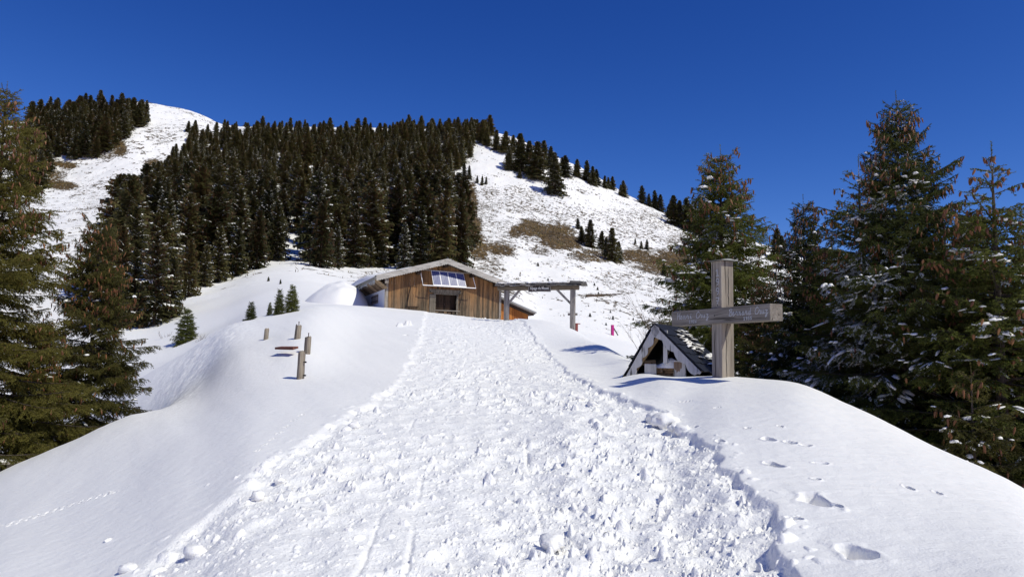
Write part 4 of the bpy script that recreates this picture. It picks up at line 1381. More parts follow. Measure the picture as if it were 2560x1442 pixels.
# cables hanging from the panels to the right jamb
for pts in (((1165, 722, -.5), (1150, 728, -.3), (1142, 742, -.14), (1138, 760, -.12)), ((1158, 727, -.14), (1153, 748, -.14), (1147, 771, -.14))):
    m = MB(); m.tube([hp(*q) for q in pts], 0.02, 5); m.build('cable', M_CABLE, hut)
# lean-to on the right, orange boards under a low layered roof
q = [hp(1247, 752, 0.9), hp(1331, 789, 0.9)]
sl = (q[0].z - q[1].z) / (q[1].x - q[0].x)
xa, xb = XW + 0.03, q[1].x
za = q[0].z - sl * (xa - q[0].x)
def an(x_, off=0.0): return za - sl * (x_ - xa) + off
m = MB()
k = 14
for i in range(k):
    a, b = xa + (xb - 0.3 - xa) * i / k, xa + (xb - 0.3 - xa) * (i + 1) / k - 0.01
    m.hexa([(a, 0.95, -2.5), (b, 0.95, -2.5), (b, 0.99, -2.5), (a, 0.99, -2.5), (a, 0.95, an(a, -.06)), (b, 0.95, an(b, -.06)), (b, 0.99, an(b, -.06)), (a, 0.99, an(a, -.06))])
lean = m.build('annex_wall', M_ORANGE, hut)
for lo, hi, out, mat in ((0.0, 0.10, 0.0, M_DARKWOOD), (0.103, 0.19, 0.07, M_GREYWOOD), (0.193, 0.30, 0.14, M_TIN)):
    m = MB()
    m.hexa([(xa, 0.62 - out, an(xa, lo)), (xb + out, 0.62 - out, an(xb + out, lo)), (xb + out, 5.5, an(xb + out, lo)), (xa, 5.5, an(xa, lo)),
            (xa, 0.62 - out, an(xa, hi)), (xb + out, 0.62 - out, an(xb + out, hi)), (xb + out, 5.5, an(xb + out, hi)), (xa, 5.5, an(xa, hi))])
    m.build('annex_roof', mat, hut)

# snow slid off the roof, piled against the eave left of the hut
def mound(name, c, rx, ry, rz_, h, seed, label, cut=None):
    nu, nv = 72, 26
    v, f = [], []
    for j in range(nv + 1):
        t = j / nv
        for i in range(nu):
            a = 2 * math.pi * i / nu
            rr = t * (1 + 0.12 * float(gnoise(np.array([math.cos(a) * 1.5 + seed]), np.array([math.sin(a) * 1.5]), seed)[0]))
            X, Y = rx * rr * math.cos(a), ry * rr * math.sin(a)
            lean = 1 - 0.45 * sstep(0.1, -1.0, X / rx)          # gentler towards the open side
            zz = h * max(0.0, 1 - t ** 1.9) ** 0.85 * lean
            zz *= 1 + 0.20 * float(gnoise(np.array([X * 0.7]), np.array([Y * 0.8 + seed]), seed + 1)[0]) + 0.07 * float(gnoise(np.array([X * 2.2]), np.array([Y * 1.3]), seed + 2)[0])
            if cut is not None and X > cut: X = cut + (X - cut) * 0.12
            wx, wy = c.x + X * math.cos(rz_) - Y * math.sin(rz_), c.y + X * math.sin(rz_) + Y * math.cos(rz_)
            v.append((wx, wy, gz(wx, wy) + zz - 0.35 * t ** 6))
    for j in range(nv):
        for i in range(nu):
            i2 = (i + 1) % nu
            f.append((j * nu + i, (j + 1) * nu + i, (j + 1) * nu + i2, j * nu + i2))
    me = bpy.data.meshes.new(name); me.from_pydata(v, [], f); me.materials.append(M_SNOW); me.update()
    me.polygons.foreach_set('use_smooth', np.full(len(me.polygons), True))
    return props(link(name, me), label, 'snow mound')
mc = ray_pt(846, 760, 54.0)
mound('snow_mound', Vector((mc.x, mc.y, 0)), 2.6, 3.6, HRZ, 1.55, 5, 'tall rounded snow mound slid off the roof, against the left eave of the hut', cut=1.7)
# ---------------------------------------------------------------- entrance gate right of the path
GRZ = math.radians(-17)
gL = ray_pt(1266, 797, 43.5)
gp = frame_of(gL, GRZ)
gate = thing('entrance_gate', gL, GRZ, 'grey timber entrance gate with a name board on its roofed beam beside the hut', 'gate')
M_GATE = wood_mat('gate_wood', (0.40, 0.37, 0.33), (0.16, 0.14, 0.125), (18, 18, 1.6), 0.3)
M_GATEB = wood_mat('gate_beam_wood', (0.27, 0.22, 0.16), (0.07, 0.055, 0.04), (1.6, 18, 18), 0.3)
M_SHAKE = wood_mat('shake_roof', (0.24, 0.225, 0.21), (0.07, 0.065, 0.06), (2.5, 14, 14), 0.7)
xr = gp(1432, 760).x
ztop = gp(1432, 724).z
for xx, nm in ((0.0, 'post'), (xr, 'post')):
    m = MB(); m.box(xx - 0.135, xx + 0.135, -0.135, 0.135, -2.0, ztop); m.build(nm, M_GATE, gate, bevel=0.015)
m = MB()
m.tube([(-0.55, 0, ztop + 0.145), (xr * .3, 0, ztop + 0.15), (xr * 0.7, 0, ztop + 0.14), (xr + 0.35, 0, ztop + 0.15)], [0.16, 0.175, 0.165, 0.175], 10)
m.build('beam', M_GATEB, gate, True)
for a, b in (((0.12, ztop - 0.75), (0.80, ztop + 0.02)), ((xr - 0.12, ztop - 0.80), (xr - 0.95, ztop + 0.02))):
    m = MB(); m.beam((a[0], 0, a[1]), (b[0], 0, b[1]), 0.12, 0.13, (0, 1, 0)); m.build('brace', M_GATE, gate)
# little roof of split shakes along the beam
rg = random.Random(9)
m = MB()
for sd in (-1, 1):
    x = -0.62
    while x < xr + 0.45:
        w = rg.uniform(0.25, 0.45)
        z0 = ztop + 0.47 + rg.uniform(-.02, .03); dr_ = rg.uniform(.16, .24)
        y0, y1 = (0.0, sd * rg.uniform(0.34, 0.42))
        m.hexa([(x, y0, z0 - .06), (x + w, y0, z0 - .06), (x + w, y1, z0 - dr_ - .06), (x, y1, z0 - dr_ - .06), (x, y0, z0), (x + w, y0, z0), (x + w, y1, z0 - dr_), (x, y1, z0 - dr_)])
        x += w * 0.93
m.box(-0.5, xr + 0.4, -0.06, 0.06, ztop + 0.27, ztop + 0.40)
rf = m.build('gate_roof', M_SHAKE, gate)
m = MB(); m.hexa([(xr - .1, -.42, ztop + .34), (xr + .72, -.38, ztop + .30), (xr + .72, .38, ztop + .30), (xr - .1, .42, ztop + .34), (xr - .1, -.42, ztop + .50), (xr + .66, -.36, ztop + .44), (xr + .66, .36, ztop + .44), (xr - .1, .42, ztop + .50)])
m.build('end_slab', M_SHAKE, rf, bevel=.04)
C, A, S = [], [], []
for i in range(16):
    C.append((-.3 + (xr + .4) * i / 16 + rg.uniform(-.1, .1), -0.2 + rg.uniform(-.08, .1), ztop + 0.40)); A.append((1, 0, 0)); S.append((rg.uniform(.14, .32), .12, .06))
v, q = snow_blobs(np.array(C), np.array(A, float), np.array(S), np.random.default_rng(4))
o = link('roof_snow', np_mesh('gate_snow', v, q, [M_CLUMP], smooth=True), rf); o['kind'] = 'stuff'
# name board
M_SIGN = plain('sign_board', (0.028, 0.018, 0.015), 0.6, 0.3, 12)
M_SIGNF = plain('sign_frame', (0.26, 0.235, 0.21), 0.7, 0.2, 12)
M_LETTER = plain('sign_letters', (0.80, 0.78, 0.72), 0.6, 0.1, 12)
sx0, sx1 = gp(1321, 722, -.2).x, gp(1377, 722, -.2).x
sz0, sz1, sza = gp(1350, 729.5, -.2).z, gp(1350, 715.5, -.2).z, gp(1350, 706.5, -.2).z
sw = sx1 - sx0
def outline(g):
    p = [(sx0 + g, sz0 + g), (sx0 + sw * .5, sz0 + g + .015), (sx1 - g, sz0 + g), (sx1 - g, sz1 - g)]
    n = 14
    for i in range(n + 1):
        t = 0.9 - 0.8 * i / n
        p.append((sx0 + g + (sw - 2 * g) * t, sz1 - g + (sza - sz1) * math.sin(math.pi * min(1, max(0, (t - 0.1) / 0.8))) ** 1.6))
    p.append((sx0 + g, sz1 - g))
    return p
m = MB(); m.prism([(a, -0.23, b) for a, b in outline(0.0)], (0, .06, 0)); board = m.build('name_board', M_SIGNF, gate)
m = MB(); m.prism([(a, -0.236, b) for a, b in outline(0.045)], (0, .01, 0)); m.build('board_field', M_SIGN, board)
def text_mesh(txt, size, width, height=None):
    c = bpy.data.curves.new('text', 'FONT')
    c.body, c.size, c.align_x, c.extrude, c.offset = txt, size, 'CENTER', 0.004, 0.003
    t = bpy.data.objects.new('text', c)
    COL.objects.link(t)
    bpy.context.view_layer.update()
    me = bpy.data.meshes.new_from_object(t.evaluated_get(bpy.context.evaluated_depsgraph_get()))
    bpy.data.objects.remove(t)
    xs = [v.co.x for v in me.vertices]; ys = [v.co.y for v in me.vertices]
    k = width / (max(xs) - min(xs)); kz = (height / (max(ys) - min(ys))) if height else k
    cx, cy = (max(xs) + min(xs)) / 2, min(ys)
    for v in me.vertices: v.co = ((v.co.x - cx) * k, -v.co.z, (v.co.y - cy) * kz)
    return me
me = text_mesh('Alpage du Mouet', 0.3, sw * 0.84, (sz1 - sz0) * 0.72)
me.materials.append(M_LETTER)
o = link('lettering', me, board); o.location = ((sx0 + sx1) / 2, -0.243, sz0 + 0.07)
# the worn, no longer legible line above it
m = MB()
for i in range(5):
    xx = (sx0 + sx1) / 2 - 0.26 + 0.11 * i
    zz = sz1 - 0.02 + 0.045 * math.sin(math.pi * (i + .5) / 5)
    m.box(xx, xx + .022, -.24, -.237, zz, zz + .075); m.box(xx + .022, xx + .07, -.24, -.237, zz + (.045 if i % 2 else .0), zz + (.065 if i % 2 else .02))
m.build('worn_lettering', M_SIGNF, board)
m = MB(); m.box(xr - .32, xr + .24, .14, .2, gp(1432, 788).z, gp(1432, 782).z); m.build('cross_rail', M_GATE, gate)

# ---------------------------------------------------------------- small posts behind and beside the gate
M_RED = plain('faded_red_paint', (0.22, 0.055, 0.045), 0.7)
M_MAGENTA = plain('magenta_paint', (0.45, 0.015, 0.19), 0.6)
def simple_post(px, py, top, r, w, mat, name, label, cat, lean=0.0, group=None):
    p = hit(px, py, r, 200) if r > 50 else ray_pt(px, py, r)
    r = math.hypot(p.x, p.y); h = ray_pt(px, top, r).z - p.z
    t = thing(name, p, 0.4, label, cat, group)
    m = MB(); m.hexa([(-w/2, -w/2, -.6), (w/2, -w/2, -.6), (w/2, w/2, -.6), (-w/2, w/2, -.6), (-w/2 + lean, -w/2, h), (w/2 + lean, -w/2, h), (w/2 + lean, w/2, h), (-w/2 + lean, w/2, h)])
    m.build('shaft', mat, t, bevel=.01)
    return t, h
t, h = simple_post(1441, 836, 810, 44.5, .14, M_RED, 'red_post', 'short faded red post right behind the right gate post', 'post')
m = MB(); m.box(-.1, .22, -.09, .09, h, h + .05); m.build('cap', M_RED, t)
t, h = simple_post(1531, 838, 812, 60.0, .26, M_MAGENTA, 'piste_marker', 'magenta marker post standing in the snow right of the gate', 'marker')
m = MB(); m.beam((.12, 0, h * .75), (.75, .05, .02), .09, .09); m.build('strut', M_DARKWOOD, t)

# ---------------------------------------------------------------- weathered fence posts and the loose plank
M_POST = wood_mat('post_wood', (0.38, 0.325, 0.25), (0.085, 0.068, 0.052), (22, 22, 1.6), 0.2)
def fence_post(px, py, top, wpx, r0, label, pin=True, lean=0.0, knob=None):
    p = hit(px, py, 8, 40)
    r = math.hypot(p.x, p.y)
    h = ray_pt(px, top, r).z - p.z
    w = wpx / F_PX * r
    t = thing('fence_post', p, rng.uniform(-.5, .5), label, 'post', 'weathered fence posts on the left snow slope')
    n, v, f = 12, [], []
    m = MB()
    pts = [(0, 0, -.7), (lean * .2, 0, 0), (lean * .6, 0, h * .5), (lean, 0, h * .93), (lean, 0, h)]
    m.tube(pts, [w * .52, w * .5, w * .49, w * .48, w * .40], 12)
    rp = random.Random(px)
    lump = [rp.gauss(1, .07) for _ in range(12)]
    m.v = [(lean + (a - lean) * lump[i % 12] * rp.gauss(1, .02), b * lump[i % 12] * rp.gauss(1, .02), c + (rp.uniform(-.05, .015) if i >= 48 else 0)) for i, (a, b, c) in enumerate(m.v)]
    o = m.build('shaft', M_POST, t)
    if pin:
        m = MB(); m.tube([(lean, 0, h - .02), (lean, 0, h + .05), (lean, 0, h + .085)], [.012, .012, .02], 6); m.build('insulator_pin', M_IRON, t)
    if knob:
        m = MB()
        for kz in knob: m.tube([(w * .42, -.02, h * kz), (w * .8, -.03, h * kz), (w * .95, -.03, h * kz)], [.01, .022, .014], 6)
        m.build('insulator_knob', M_CABLE, t)
    return t
rng = random.Random(21)
fence_post(751, 946, 877, 18, 17, 'nearest and tallest of the four grey fence posts on the left slope', False, .01, (.6, .12))
fence_post(768, 884, 840, 16, 19, 'round-headed fence post just behind the tallest one, a pin on its top', True, .015)
fence_post(743, 847, 811, 14, 21, 'fence post with a pin on top, farthest right up the slope from the red plank', True, .03)
fence_post(664, 848, 821, 11, 24, 'short leaning fence post in a snow hollow, leftmost of the four', False, .02)
pa, pb = hit(672, 870, 8, 40), hit(748, 872, 8, 40)
pl = (pa + pb) / 2
pw = ray_pt(711, 869, math.hypot(pl.x, pl.y) * 0.95)
plank = thing('loose_plank', pw, math.atan2(pb.y - pa.y, pb.x - pa.x), 'reddish brown plank lying half buried beside the fence posts', 'plank')
half = (78 / F_PX * pw.length) / 2
m = MB(); m.hexa([(-half, -.02, -.045), (half, -.02, -.055), (half * .93, .16, -.01), (-half * .95, .16, -.01), (-half, -.02, .01), (half, -.02, .012), (half * .93, .16, .04), (-half * .95, .16, .04)])
m.build('board', wood_mat('red_plank', (0.24, 0.10, 0.07), (0.10, 0.04, 0.03), (3, 20, 20), 0.2), plank)

# ---------------------------------------------------------------- memorial cross
CRZ = math.radians(-66)
cb = ray_pt(1808, 949, 14.0)
cb.z -= 0.02
cp = frame_of(cb, CRZ)
cross = thing('memorial_cross', cb, CRZ, 'weathered timber cross lettered with names and years on the snow crest', 'cross')
M_CPOST = wood_mat('cross_wood', (0.45, 0.395, 0.325), (0.19, 0.16, 0.13), (20, 20, 1.3), 0.1)
M_CBAR = wood_mat('cross_bar_wood', (0.34, 0.305, 0.265), (0.14, 0.12, 0.10), (1.3, 20, 20), 0.1)
PW = 0.138
ct = cp(1795, 652, -PW).z
bz0, bz1 = cp(1800, 808, -.19).z, cp(1800, 769, -.19).z
bx0, bx1 = cp(1679, 797, -.19).x, cp(1925, 783, -.19).x
m = MB(); m.box(-PW, PW, -PW, PW, -.9, ct); m.build('upright', M_CPOST, cross, bevel=.008)
m = MB(); m.box(bx0, bx1, -.19, .085, bz0, bz1); m.build('crossbar', M_CBAR, cross, bevel=.008)
m = MB()
M_ZINC = plain('zinc_cap', (0.22, 0.22, 0.215), 0.5, 0.3, 20, 0.5, 0.3)
e = .21
m.hexa([(-e, -e, ct + .012), (e, -e, ct + .0), (e, e, ct + .0), (-e, e, ct + .012), (-e * .9, -.03, ct + .045), (e * .95, -.03, ct + .035), (e * .95, .03, ct + .035), (-e * .9, .03, ct + .045)])
m.build('cap', M_ZINC, cross)
# hand-carved white lettering as strokes
ST = {
 '1': [[(.15, .75), (.5, 1), (.5, 0)], [(.2, 0), (.8, 0)]], '9': [[(.8, .6), (.5, .45), (.2, .65), (.3, .95), (.65, 1), (.8, .75), (.75, .3), (.45, 0)]],
 '7': [[(.1, .95), (.85, .95), (.4, 0)], [(.25, .48), (.8, .48)]], '2': [[(.15, .75), (.4, 1), (.75, .85), (.65, .5), (.15, 0), (.85, .02)]],
 '6': [[(.75, .95), (.35, .7), (.2, .25), (.45, 0), (.75, .2), (.6, .48), (.25, .35)]], '5': [[(.8, 1), (.3, 1), (.25, .55), (.6, .6), (.8, .3), (.55, 0), (.2, .08)]],
 'H': [[(.1, .9), (.25, 1), (.2, 0)], [(.8, 1), (.72, .5), (.75, 0), (.95, .1)], [(.1, .5), (.85, .55)]],
 'e': [[(.1, .25), (.7, .35), (.6, .55), (.3, .5), (.2, .15), (.5, 0), (.9, .15)]], 'n': [[(.1, .5), (.22, .5), (.2, 0), (.3, .4), (.55, .52), (.65, .3), (.65, .02), (.9, .1)]],
 'r': [[(.1, .2), (.35, .6), (.5, .48), (.7, .48), (.65, .05), (.95, .12)]], 'i': [[(.2, .25), (.45, .5), (.4, .05), (.8, .12)], [(.45, .72), (.5, .78)]],
 'C': [[(.85, .8), (.6, 1), (.25, .8), (.1, .4), (.3, .02), (.7, .05), (.95, .25)]], 'u': [[(.1, .5), (.15, .08), (.5, .05), (.7, .5), (.7, .05), (.95, .12)]],
 'z': [[(.1, .5), (.7, .5), (.25, .1), (.65, .02), (.6, -.35), (.2, -.4), (.3, -.15), (.95, .15)]],
 'B': [[(.3, .95), (.2, 0)], [(.05, .8), (.4, 1), (.8, .9), (.7, .6), (.3, .52), (.85, .4), (.8, .08), (.4, -.02), (.0, .08)]],
 'a': [[(.7, .45), (.35, .5), (.12, .2), (.35, 0), (.65, .2), (.72, .5), (.72, .05), (.95, .1)]], 'd': [[(.7, .4), (.35, .5), (.12, .2), (.35, 0), (.65, .2), (.78, 1.0), (.72, .05), (.98, .1)]],
}
M_CARVE = plain('white_lettering', (0.46, 0.46, 0.47), 0.8, 0.15, 30)
def strokes(txt, x0, z0, adv, hgt, y, wd, vertical=False, slope=0.0):
    m = MB()
    for i, ch in enumerate(txt):
        if ch == ' ': continue
        w = adv * (1.15 if ch.isupper() else 0.95)
        for st in ST[ch]:
            P = []
            for u, v in st:
                if vertical: P.append(Vector((x0 + u * w, y, z0 - i * adv * 1.45 + v * hgt)))
                else: P.append(Vector((x0 + i * adv + u * w + 0.12 * v * hgt, y, z0 + v * hgt + slope * i * adv)))
            for a, b in zip(P[:-1], P[1:]):
                d = (b - a).normalized() * wd * .3
                m.beam(a - d, b + d, 0.005, wd, Vector((0, 1, 0)).cross(b - a))
    return m
bl = bz1 - bz0
for txt, px, py, px2, hh, dz in (('Henri Cruz', 1692, 808, 1773, .40, 0), ('1926', 1722, 808, 1742, .15, 0), ('Bernard Cruz', 1822, 795, 1921, .40, 0), ('1955', 1858, 800, 1880, .15, 0)):
    a, b = cp(px, py, -.195), cp(px2, py, -.195)
    adv = (b.x - a.x) / len(txt)
    z0 = bz0 + bl * (.42 if len(txt) > 5 else .13)
    k = 0
    for word in txt.split(' '):
        strokes(word, a.x + adv * k, z0, adv, bl * hh * (1.1 if len(txt) > 5 else 1.2), -.1945, .0135 if len(txt) > 5 else .011).build('lettering', M_CARVE, cross)
        k += len(word) + 1
a = cp(1789, 690, -PW); hgt = cp(1789, 674, -PW).z - cp(1789, 690, -PW).z
strokes('1997', a.x, a.z, hgt * 1.0, hgt * 1.0, -PW - .0045, .016, True).build('lettering', M_CARVE, cross)
m = MB()
rg = random.Random(77)
for sx, sy, za, zb in ((PW + .001, -.04, -.2, bz0 - .02), (PW + .001, .02, bz1 + .05, ct - .1), (-.05, -PW - .001, -.1, bz0 - .1), (.03, -PW - .001, bz1 + .02, ct - .3)):
    n = 12
    pts = []
    for i in range(n + 1):
        w = rg.gauss(0, .005)
        pts.append((sx + (w if abs(sy) > .09 else 0), sy + (w if abs(sx) > .09 else 0), za + (zb - za) * i / n))
    m = MB(); m.tube(pts, [.001] + [.006] * (n - 1) + [.001], 4); m.build('crack', M_CABLE, cross)
for zz, xa, xb in ((bz0 + bl * .8, bx0 + .05, bx0 + .7), (bz0 + bl * .18, .3, bx1 - .1), (bz0 + bl * .9, .2, bx1 - .2)):
    m = MB(); m.tube([(xa + (xb - xa) * i / 8, -.1905, zz + rg.gauss(0, .003)) for i in range(9)], [.0008] + [.003] * 7 + [.0008], 4); m.build('crack', M_CABLE, cross)
m = MB()
p0 = Vector((.01, -.192, bz0 + bl * .52)); m.tube([p0, p0 + Vector((0, -.004, 0))], .012, 8); m.tube([p0, p0 + Vector((.18, 0, .02)), p0 + Vector((.34, 0, .035))], [.004, .003, .001], 4); m.build('bolt_hole', M_CABLE, cross)

# ---------------------------------------------------------------- little slate-roofed shelter
SRZ = math.radians(-30)
sa = ray_pt(1637, 947, 17.0)
sp_ = frame_of(sa, SRZ)
shel = thing('small_shelter', sa, SRZ, 'low slate-roofed shelter with scalloped gable boards behind the wooden cross', 'shelter')
M_SBOARD = wood_mat('pale_boards', (0.64, 0.63, 0.61), (0.38, 0.37, 0.35), (16, 16, 2.2), 0.3)
M_SLATE = plain('slate', (0.013, 0.015, 0.024), 0.6, 0.45, 7, 0.25)
M_LOG = wood_mat('split_logs', (0.46, 0.33, 0.17), (0.19, 0.12, 0.06), (12, 12, 12), 0.9)
M_INSIDE = wood_mat('dark_inner_boards', (0.035, 0.026, 0.020), (0.012, 0.009, 0.008), (16, 16, 2), 0.4)  # very dark brown boards for the shelter's inner walls
ap = sp_(1637, 812); le = sp_(1567, 938); re_ = sp_(1752, 928)
DEP = 2.0
base = -1.0
def bargeboard(a, b, wid, nsc, amp):
    """sloping board with a wavy lower edge from apex a to eave b"""
    d = b - a
    nrm = Vector((d.z, 0, -d.x)).normalized()
    if nrm.z > 0: nrm = -nrm
    n = 48
    up = [a + d * (i / n) for i in range(n + 1)]
    lo = []
    for i in range(n + 1):
        t = i / n
        s = abs(math.sin(math.pi * nsc * t))
        k = wid * (0.82 + amp * s) * (1.0 if t < .97 else .55)
        lo.append(up[i] + nrm * k)
    m = MB(); m.prism([p + Vector((0, -.03, 0)) for p in up + lo[::-1]], (0, .028, 0))
    return m
bargeboard(ap, le, .15, 5, .42).build('bargeboard', M_SBOARD, shel)
bargeboard(ap, re_ + Vector((.02, 0, -.02)), .15, 4, .42).build('bargeboard', M_SBOARD, shel)
# slates, laid in overlapping courses on both slopes
rg = random.Random(31)
for a, b in ((ap, le), (ap, re_)):
    d = b - a
    up = Vector((-d.z, 0, d.x)).normalized()
    if up.z < 0: up = -up
    m = MB()
    m.hexa([p + Vector((0, dy, 0)) + up * o for o in (-.0, .02) for p, dy in ((a, .0), (b, .0), (b, DEP), (a, DEP))])
    courses = 5
    for c in range(courses):
        t0, t1 = c / courses - .03, (c + 1) / courses + .06
        y = -.05
        while y < DEP:
            w = rg.uniform(.28, .55)
            j = rg.uniform(-.03, .03)
            h0 = .045 + rg.uniform(0, .006); h1 = .058 + .012 + rg.uniform(0, .014)
            q = [a + d * max(t0, -0.01) + up * .024, a + d * (t1 + j) + up * h0]
            m.hexa([q[0] + Vector((0, y, 0)), q[1] + Vector((0, y, 0)), q[1] + Vector((0, y + w - .01, 0)), q[0] + Vector((0, y + w - .01, 0)),
                    q[0] + Vector((0, y, 0)) + up * .014, q[1] + Vector((0, y, 0)) + up * .016, q[1] + Vector((0, y + w - .01, 0)) + up * .016, q[0] + Vector((0, y + w - .01, 0)) + up * .014])
            y += w
    rf = m.build('slate_roof', M_SLATE, shel)
    if b is re_:
        # thin snow left on the back half of the slope
        C, A, S = [], [], []
        for i in range(34):
            t, y = rg.uniform(.12, .97), rg.uniform(.62, DEP - .08)
            C.append(tuple(a + d * t + up * .085 + Vector((0, y, 0)))); A.append(tuple(Vector((0, 1, 0)) + d * rg.uniform(-.3, .3))); S.append((rg.uniform(.10, .22), rg.uniform(.04, .08), .018))
        v, q = snow_blobs(np.array(C), np.array(A), np.array(S), np.random.default_rng(8))
        o = link('roof_snow', np_mesh('shelter_snow', v, q, [M_CLUMP], smooth=True), rf); o['kind'] = 'stuff'
# dark body: side walls, back wall
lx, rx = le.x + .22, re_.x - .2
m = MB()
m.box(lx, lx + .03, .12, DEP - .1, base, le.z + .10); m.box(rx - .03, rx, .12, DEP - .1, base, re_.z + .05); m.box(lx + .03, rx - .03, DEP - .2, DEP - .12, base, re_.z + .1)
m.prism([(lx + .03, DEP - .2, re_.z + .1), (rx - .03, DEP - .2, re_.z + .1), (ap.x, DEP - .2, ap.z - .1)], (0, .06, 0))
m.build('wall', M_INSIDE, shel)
m = MB(); m.box(rx - .05, rx + .03, .02, DEP - .1, re_.z - .03, re_.z + .055); m.build('wall_plate', M_LOG, shel)
p0, p1 = sp_(1611, 909, .02), sp_(1640, 945, .02)
m = MB(); m.box(p0.x, p1.x, .02, .07, base, p0.z); m.build('front_board', M_SBOARD, shel, bevel=.01)
p0, p1 = sp_(1684, 904, .02), sp_(1714, 945, .02)
m = MB(); m.box(p0.x, p1.x, .02, .07, base, p0.z); fb = m.build('front_board', M_SBOARD, shel, bevel=.01)
n = 7
pts = [(p0.x + .004, .017, p0.z)] + [(p0.x + .004 + (p1.x - p0.x) * .68 * i / n, .017, p0.z - .10 - .10 * math.sin(math.pi * i / n) - .04 * (i % 2)) for i in range(n + 1)] + [(p0.x + (p1.x - p0.x) * .70, .017, p0.z)]
m = MB(); m.prism(pts, (0, .002, 0)); m.build('torn_bark', wood_mat('torn_bark', (.34, .25, .18), (.15, .10, .07), (30, 30, 2), .1), fb)
m = MB(); m.box(sp_(1683, 905, .0).x, sp_(1722, 905, .0).x, -.005, .09, p0.z + .002, p0.z + .03); m.build('board_ledge', M_SBOARD, shel)
k0, k1 = sp_(1658, 850, .03), sp_(1668, 908, .03)
m = MB(); m.box(k0.x, k1.x, .03, .075, k1.z, ap.z - .12); m.build('king_post', M_SBOARD, shel)
# timber under the left slope and the stack of split logs
a, b = sp_(1644, 845, .08), sp_(1590, 925, .08)
m = MB(); m.beam(a, b, .07, .07, (0, 1, 0)); m.build('rafter', M_LOG, shel)
m = MB(); q0 = sp_(1588, 908, .12); q1 = sp_(1616, 904, .12); m.tube([q0, q1 + Vector((.1, .3, 0))], .055, 8); m.build('tie_beam', M_LOG, shel)
i0, i1 = sp_(1641, 947, .12).x, sp_(1683, 947, .12).x
z = sp_(1660, 948, .12).z - .06
ztp = sp_(1660, 921, .12).z
rows = 3
logn = 0
while z < ztp:
    hgt = rg.uniform(.05, .075); x = i0 - .04
    while x < i1:
        w = rg.uniform(.08, .16)
        m = MB(); m.box(x, x + w - .008, .10 + rg.uniform(0, .04), .45, z, z + hgt - .006)
        lg = m.build('split_log', M_LOG, None, bevel=.012)
        lg.matrix_world = Matrix.Translation(sa) @ Matrix.Rotation(SRZ, 4, 'Z')
        props(lg, 'split log in the small stack between the boards of the slate-roofed shelter', 'log', 'split logs stacked in the shelter')
        x += w
    z += hgt
# snow blown inside, heaped on the logs
def inside(u, v):
    a, b = sp_(1622, 920, .1), sp_(1700, 900, .1)
    xx = a.x + (b.x - a.x) * u
    hh = ztp + .01 + .24 * math.exp(-((u - .62) / .28) ** 2) * (1 - .25 * v) + .03 * math.sin(u * 9)
    e = min(1, u / .12, (1 - u) / .1) 
    f = min(1, v / .15) ** .5
    return xx, .105 + .6 * v, ztp + .012 + (hh - ztp) * max(0, e) * f
heap('drifted_snow', inside, 30, 12, shel)

# ---------------------------------------------------------------- half-buried wooden trough at the left edge
tb = spot(14, 15.6)
tp = ray_pt(10, 1172, 20.8)
tro = thing('wooden_bench', Vector((tp.x, tp.y, tp.z)), .5, 'weathered plank bench half buried at the left edge of the photo under the spruces', 'bench')
for xx in (-.14, .12):
    m = MB(); m.box(xx - .07, xx + .07, -.05, .05, -1.6, .12); m.build('leg', M_POST, tro)
m = MB(); m.hexa([(-.4, -.16, .125), (.36, -.16, .115), (.36, .16, .115), (-.4, .16, .125), (-.4, -.16, .17), (.34, -.16, .155), (.34, .16, .155), (-.4, .16, .17)]); seat = m.build('seat', M_GREYWOOD, tro)
v, q = snow_blobs(np.array([(-.05, 0, .17), (.1, .03, .165)]), np.array([(1., 0, 0), (1., .2, 0)]), np.array([(.2, .1, .05), (.14, .09, .04)]), np.random.default_rng(2))
link('seat_snow', np_mesh('seat_snow', v, q, [M_CLUMP], smooth=True), seat)

# ---------------------------------------------------------------- leafless shrubs
M_SHRUB = plain('bare_twigs', (0.16, 0.125, 0.095), 0.8, 0.3, 20)
def shrub(px, py, r, H, spread, seed, label, n=9, twig=0.011):
    rg = random.Random(seed)
    p = ray_pt(px, py, r)
    m = MB()
    def grow(p, d, ln, rad, lvl):
        pts = [p]
        for k in range(4):
            d = (d + Vector((rg.gauss(0, .10), rg.gauss(0, .10), .05))).normalized()
            pts.append(pts[-1] + d * ln / 4)
        m.tube(pts, [rad * (1 - .17 * k) for k in range(5)], 4, cap=False)
        if lvl:
            for k in range(rg.randint(2, 4)):
                q = pts[rg.randint(1, 4)]
                dd = (d + Vector((rg.gauss(0, .38), rg.gauss(0, .38), rg.gauss(.05, .2)))).normalized()
                grow(q, dd, ln * rg.uniform(.45, .75), rad * .62, lvl - 1)
    for i in range(n):
        a = rg.uniform(0, 6.28)
        grow(Vector((rg.gauss(0, .08), rg.gauss(0, .08), -.3)), Vector((math.cos(a) * spread, math.sin(a) * spread, 1)).normalized(), H * rg.uniform(.5, .75), twig, 2)
    t = thing('bare_shrub', p, 0, label, 'shrub')
    m.build('branches', M_SHRUB, t)
shrub(1668, 870, 21.0, 1.75, .55, 3, 'tall leafless shrub behind the shelter, beside the cone-laden spruce', 11)
shrub(1612, 860, 21.5, 1.0, .6, 4, 'low leafless shrub just left of the shelter roof', 8, .009)
shrub(1690, 860, 21.5, 1.3, .4, 6, 'leafless shrub behind the left arm of the cross', 7)
for px, py, lab in ((410, 845, 'small leafless twig bush on the snow flat left of the lone little spruce'), (497, 853, 'small leafless twig bush at the foot of the lone little spruce')):
    p = hit(px, py, 40, 120)
    shrub(px, py, math.hypot(p.x, p.y), .75, .7, px, lab, 8, .012)
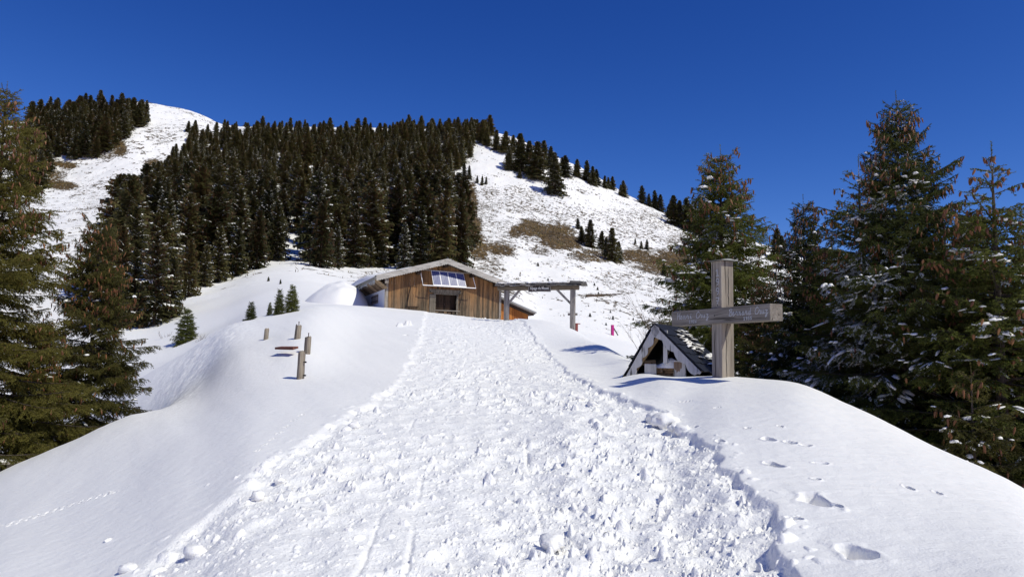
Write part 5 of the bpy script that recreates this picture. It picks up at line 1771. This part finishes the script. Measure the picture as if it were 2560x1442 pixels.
# fallen bough on the slope behind the gate
p0, p1 = hit(1466, 743, 60, 300), hit(1556, 735, 60, 300)
fb = thing('fallen_branch', p0, 0, 'dark fallen bough lying on the snow slope right of the gate', 'branch')
rg = random.Random(12)
m = MB()
d = p1 - p0
pts = []
for i in range(13):
    q = p0 + d * (i / 12)
    pts.append(Vector((q.x, q.y, gz(q.x, q.y) + .12 + rg.uniform(-.06, .1))) - p0)
m.tube(pts, [.13 - .006 * i for i in range(13)], 6)
for i in range(26):
    q = pts[rg.randint(0, 12)]
    m.tube([q, q + Vector((rg.gauss(0, .5), rg.gauss(0, .4), rg.uniform(-.1, .35)))], [.05, .015], 4)
m.build('branches', M_TWIG, fb)

# ---------------------------------------------------------------- rolled lumps of snow beside the path
LUMPS = [(1660, 1058, .16, 'large rolled snow lump at the right edge of the path, biggest of its pair'), (1634, 1046, .12, 'smaller snow lump leaning against the biggest one at the right edge of the path'), (1706, 1078, .09, None), (1684, 1070, .07, None),
         (1378, 1345, .09, 'snow clod in the middle of the path near the bottom of the photo'), (486, 1368, .075, 'rolled snow lump at the lower left edge of the path'), (646, 1228, .07, None), (885, 1058, .08, None), (866, 1066, .06, None),
         (1480, 1005, .08, None), (1450, 990, .07, None), (270, 1352, .035, 'lone snowball lying on the clean snow left of the path'), (322, 1425, .06, None), (700, 1190, .05, None)]
iv, if_ = ico()
for k, (px, py, rad, lab) in enumerate(LUMPS):
    rgn = np.random.default_rng(500 + k)
    p = hit(px, py, 3.5, 40)
    # refine the sphere once more, then push it into an angular clod
    v, f = iv, if_
    vs, cache, nf = [tuple(q) for q in v], {}, []
    def mid(a, b):
        key = (min(a, b), max(a, b))
        if key not in cache:
            q = np.array(vs[a]) + np.array(vs[b]); vs.append(tuple(q / np.linalg.norm(q))); cache[key] = len(vs) - 1
        return cache[key]
    for a, b, c in f:
        x_, y_, z_ = mid(a, b), mid(b, c), mid(c, a)
        nf += [(a, x_, z_), (b, y_, x_), (c, z_, y_), (x_, y_, z_)]
    v = np.array(vs)
    cen = unit(rgn.normal(size=(9, 3)))
    flat = np.min(np.stack([np.where(v @ c_ > .80, .80 / np.maximum(v @ c_, .1), 1.0) for c_ in cen], 1), 1)
    nz = 1 + .5 * gnoise(v[:, 0] * 2.3 + k, v[:, 1] * 2.3 + v[:, 2] * 1.7, 5) + .2 * gnoise(v[:, 0] * 6 + v[:, 2] * 4, v[:, 1] * 6 - k, 6)
    v = v * (flat * nz)[:, None] * rad * np.array([1.25, 1.0, .8])
    o = link('snow_lump', np_mesh('snow_lump', v, np.array(nf), [M_CLUMP], smooth=True))
    o.location = p + Vector((0, 0, rad * .12 - (.05 if p.x < 1.9 and px > 400 else 0)))
    o.rotation_euler = (0, 0, k * 1.3)
    props(o, lab or 'fist to head-sized lump of rolled snow along the trodden path', 'snow lump', None if lab else 'small rolled snow lumps along the path')
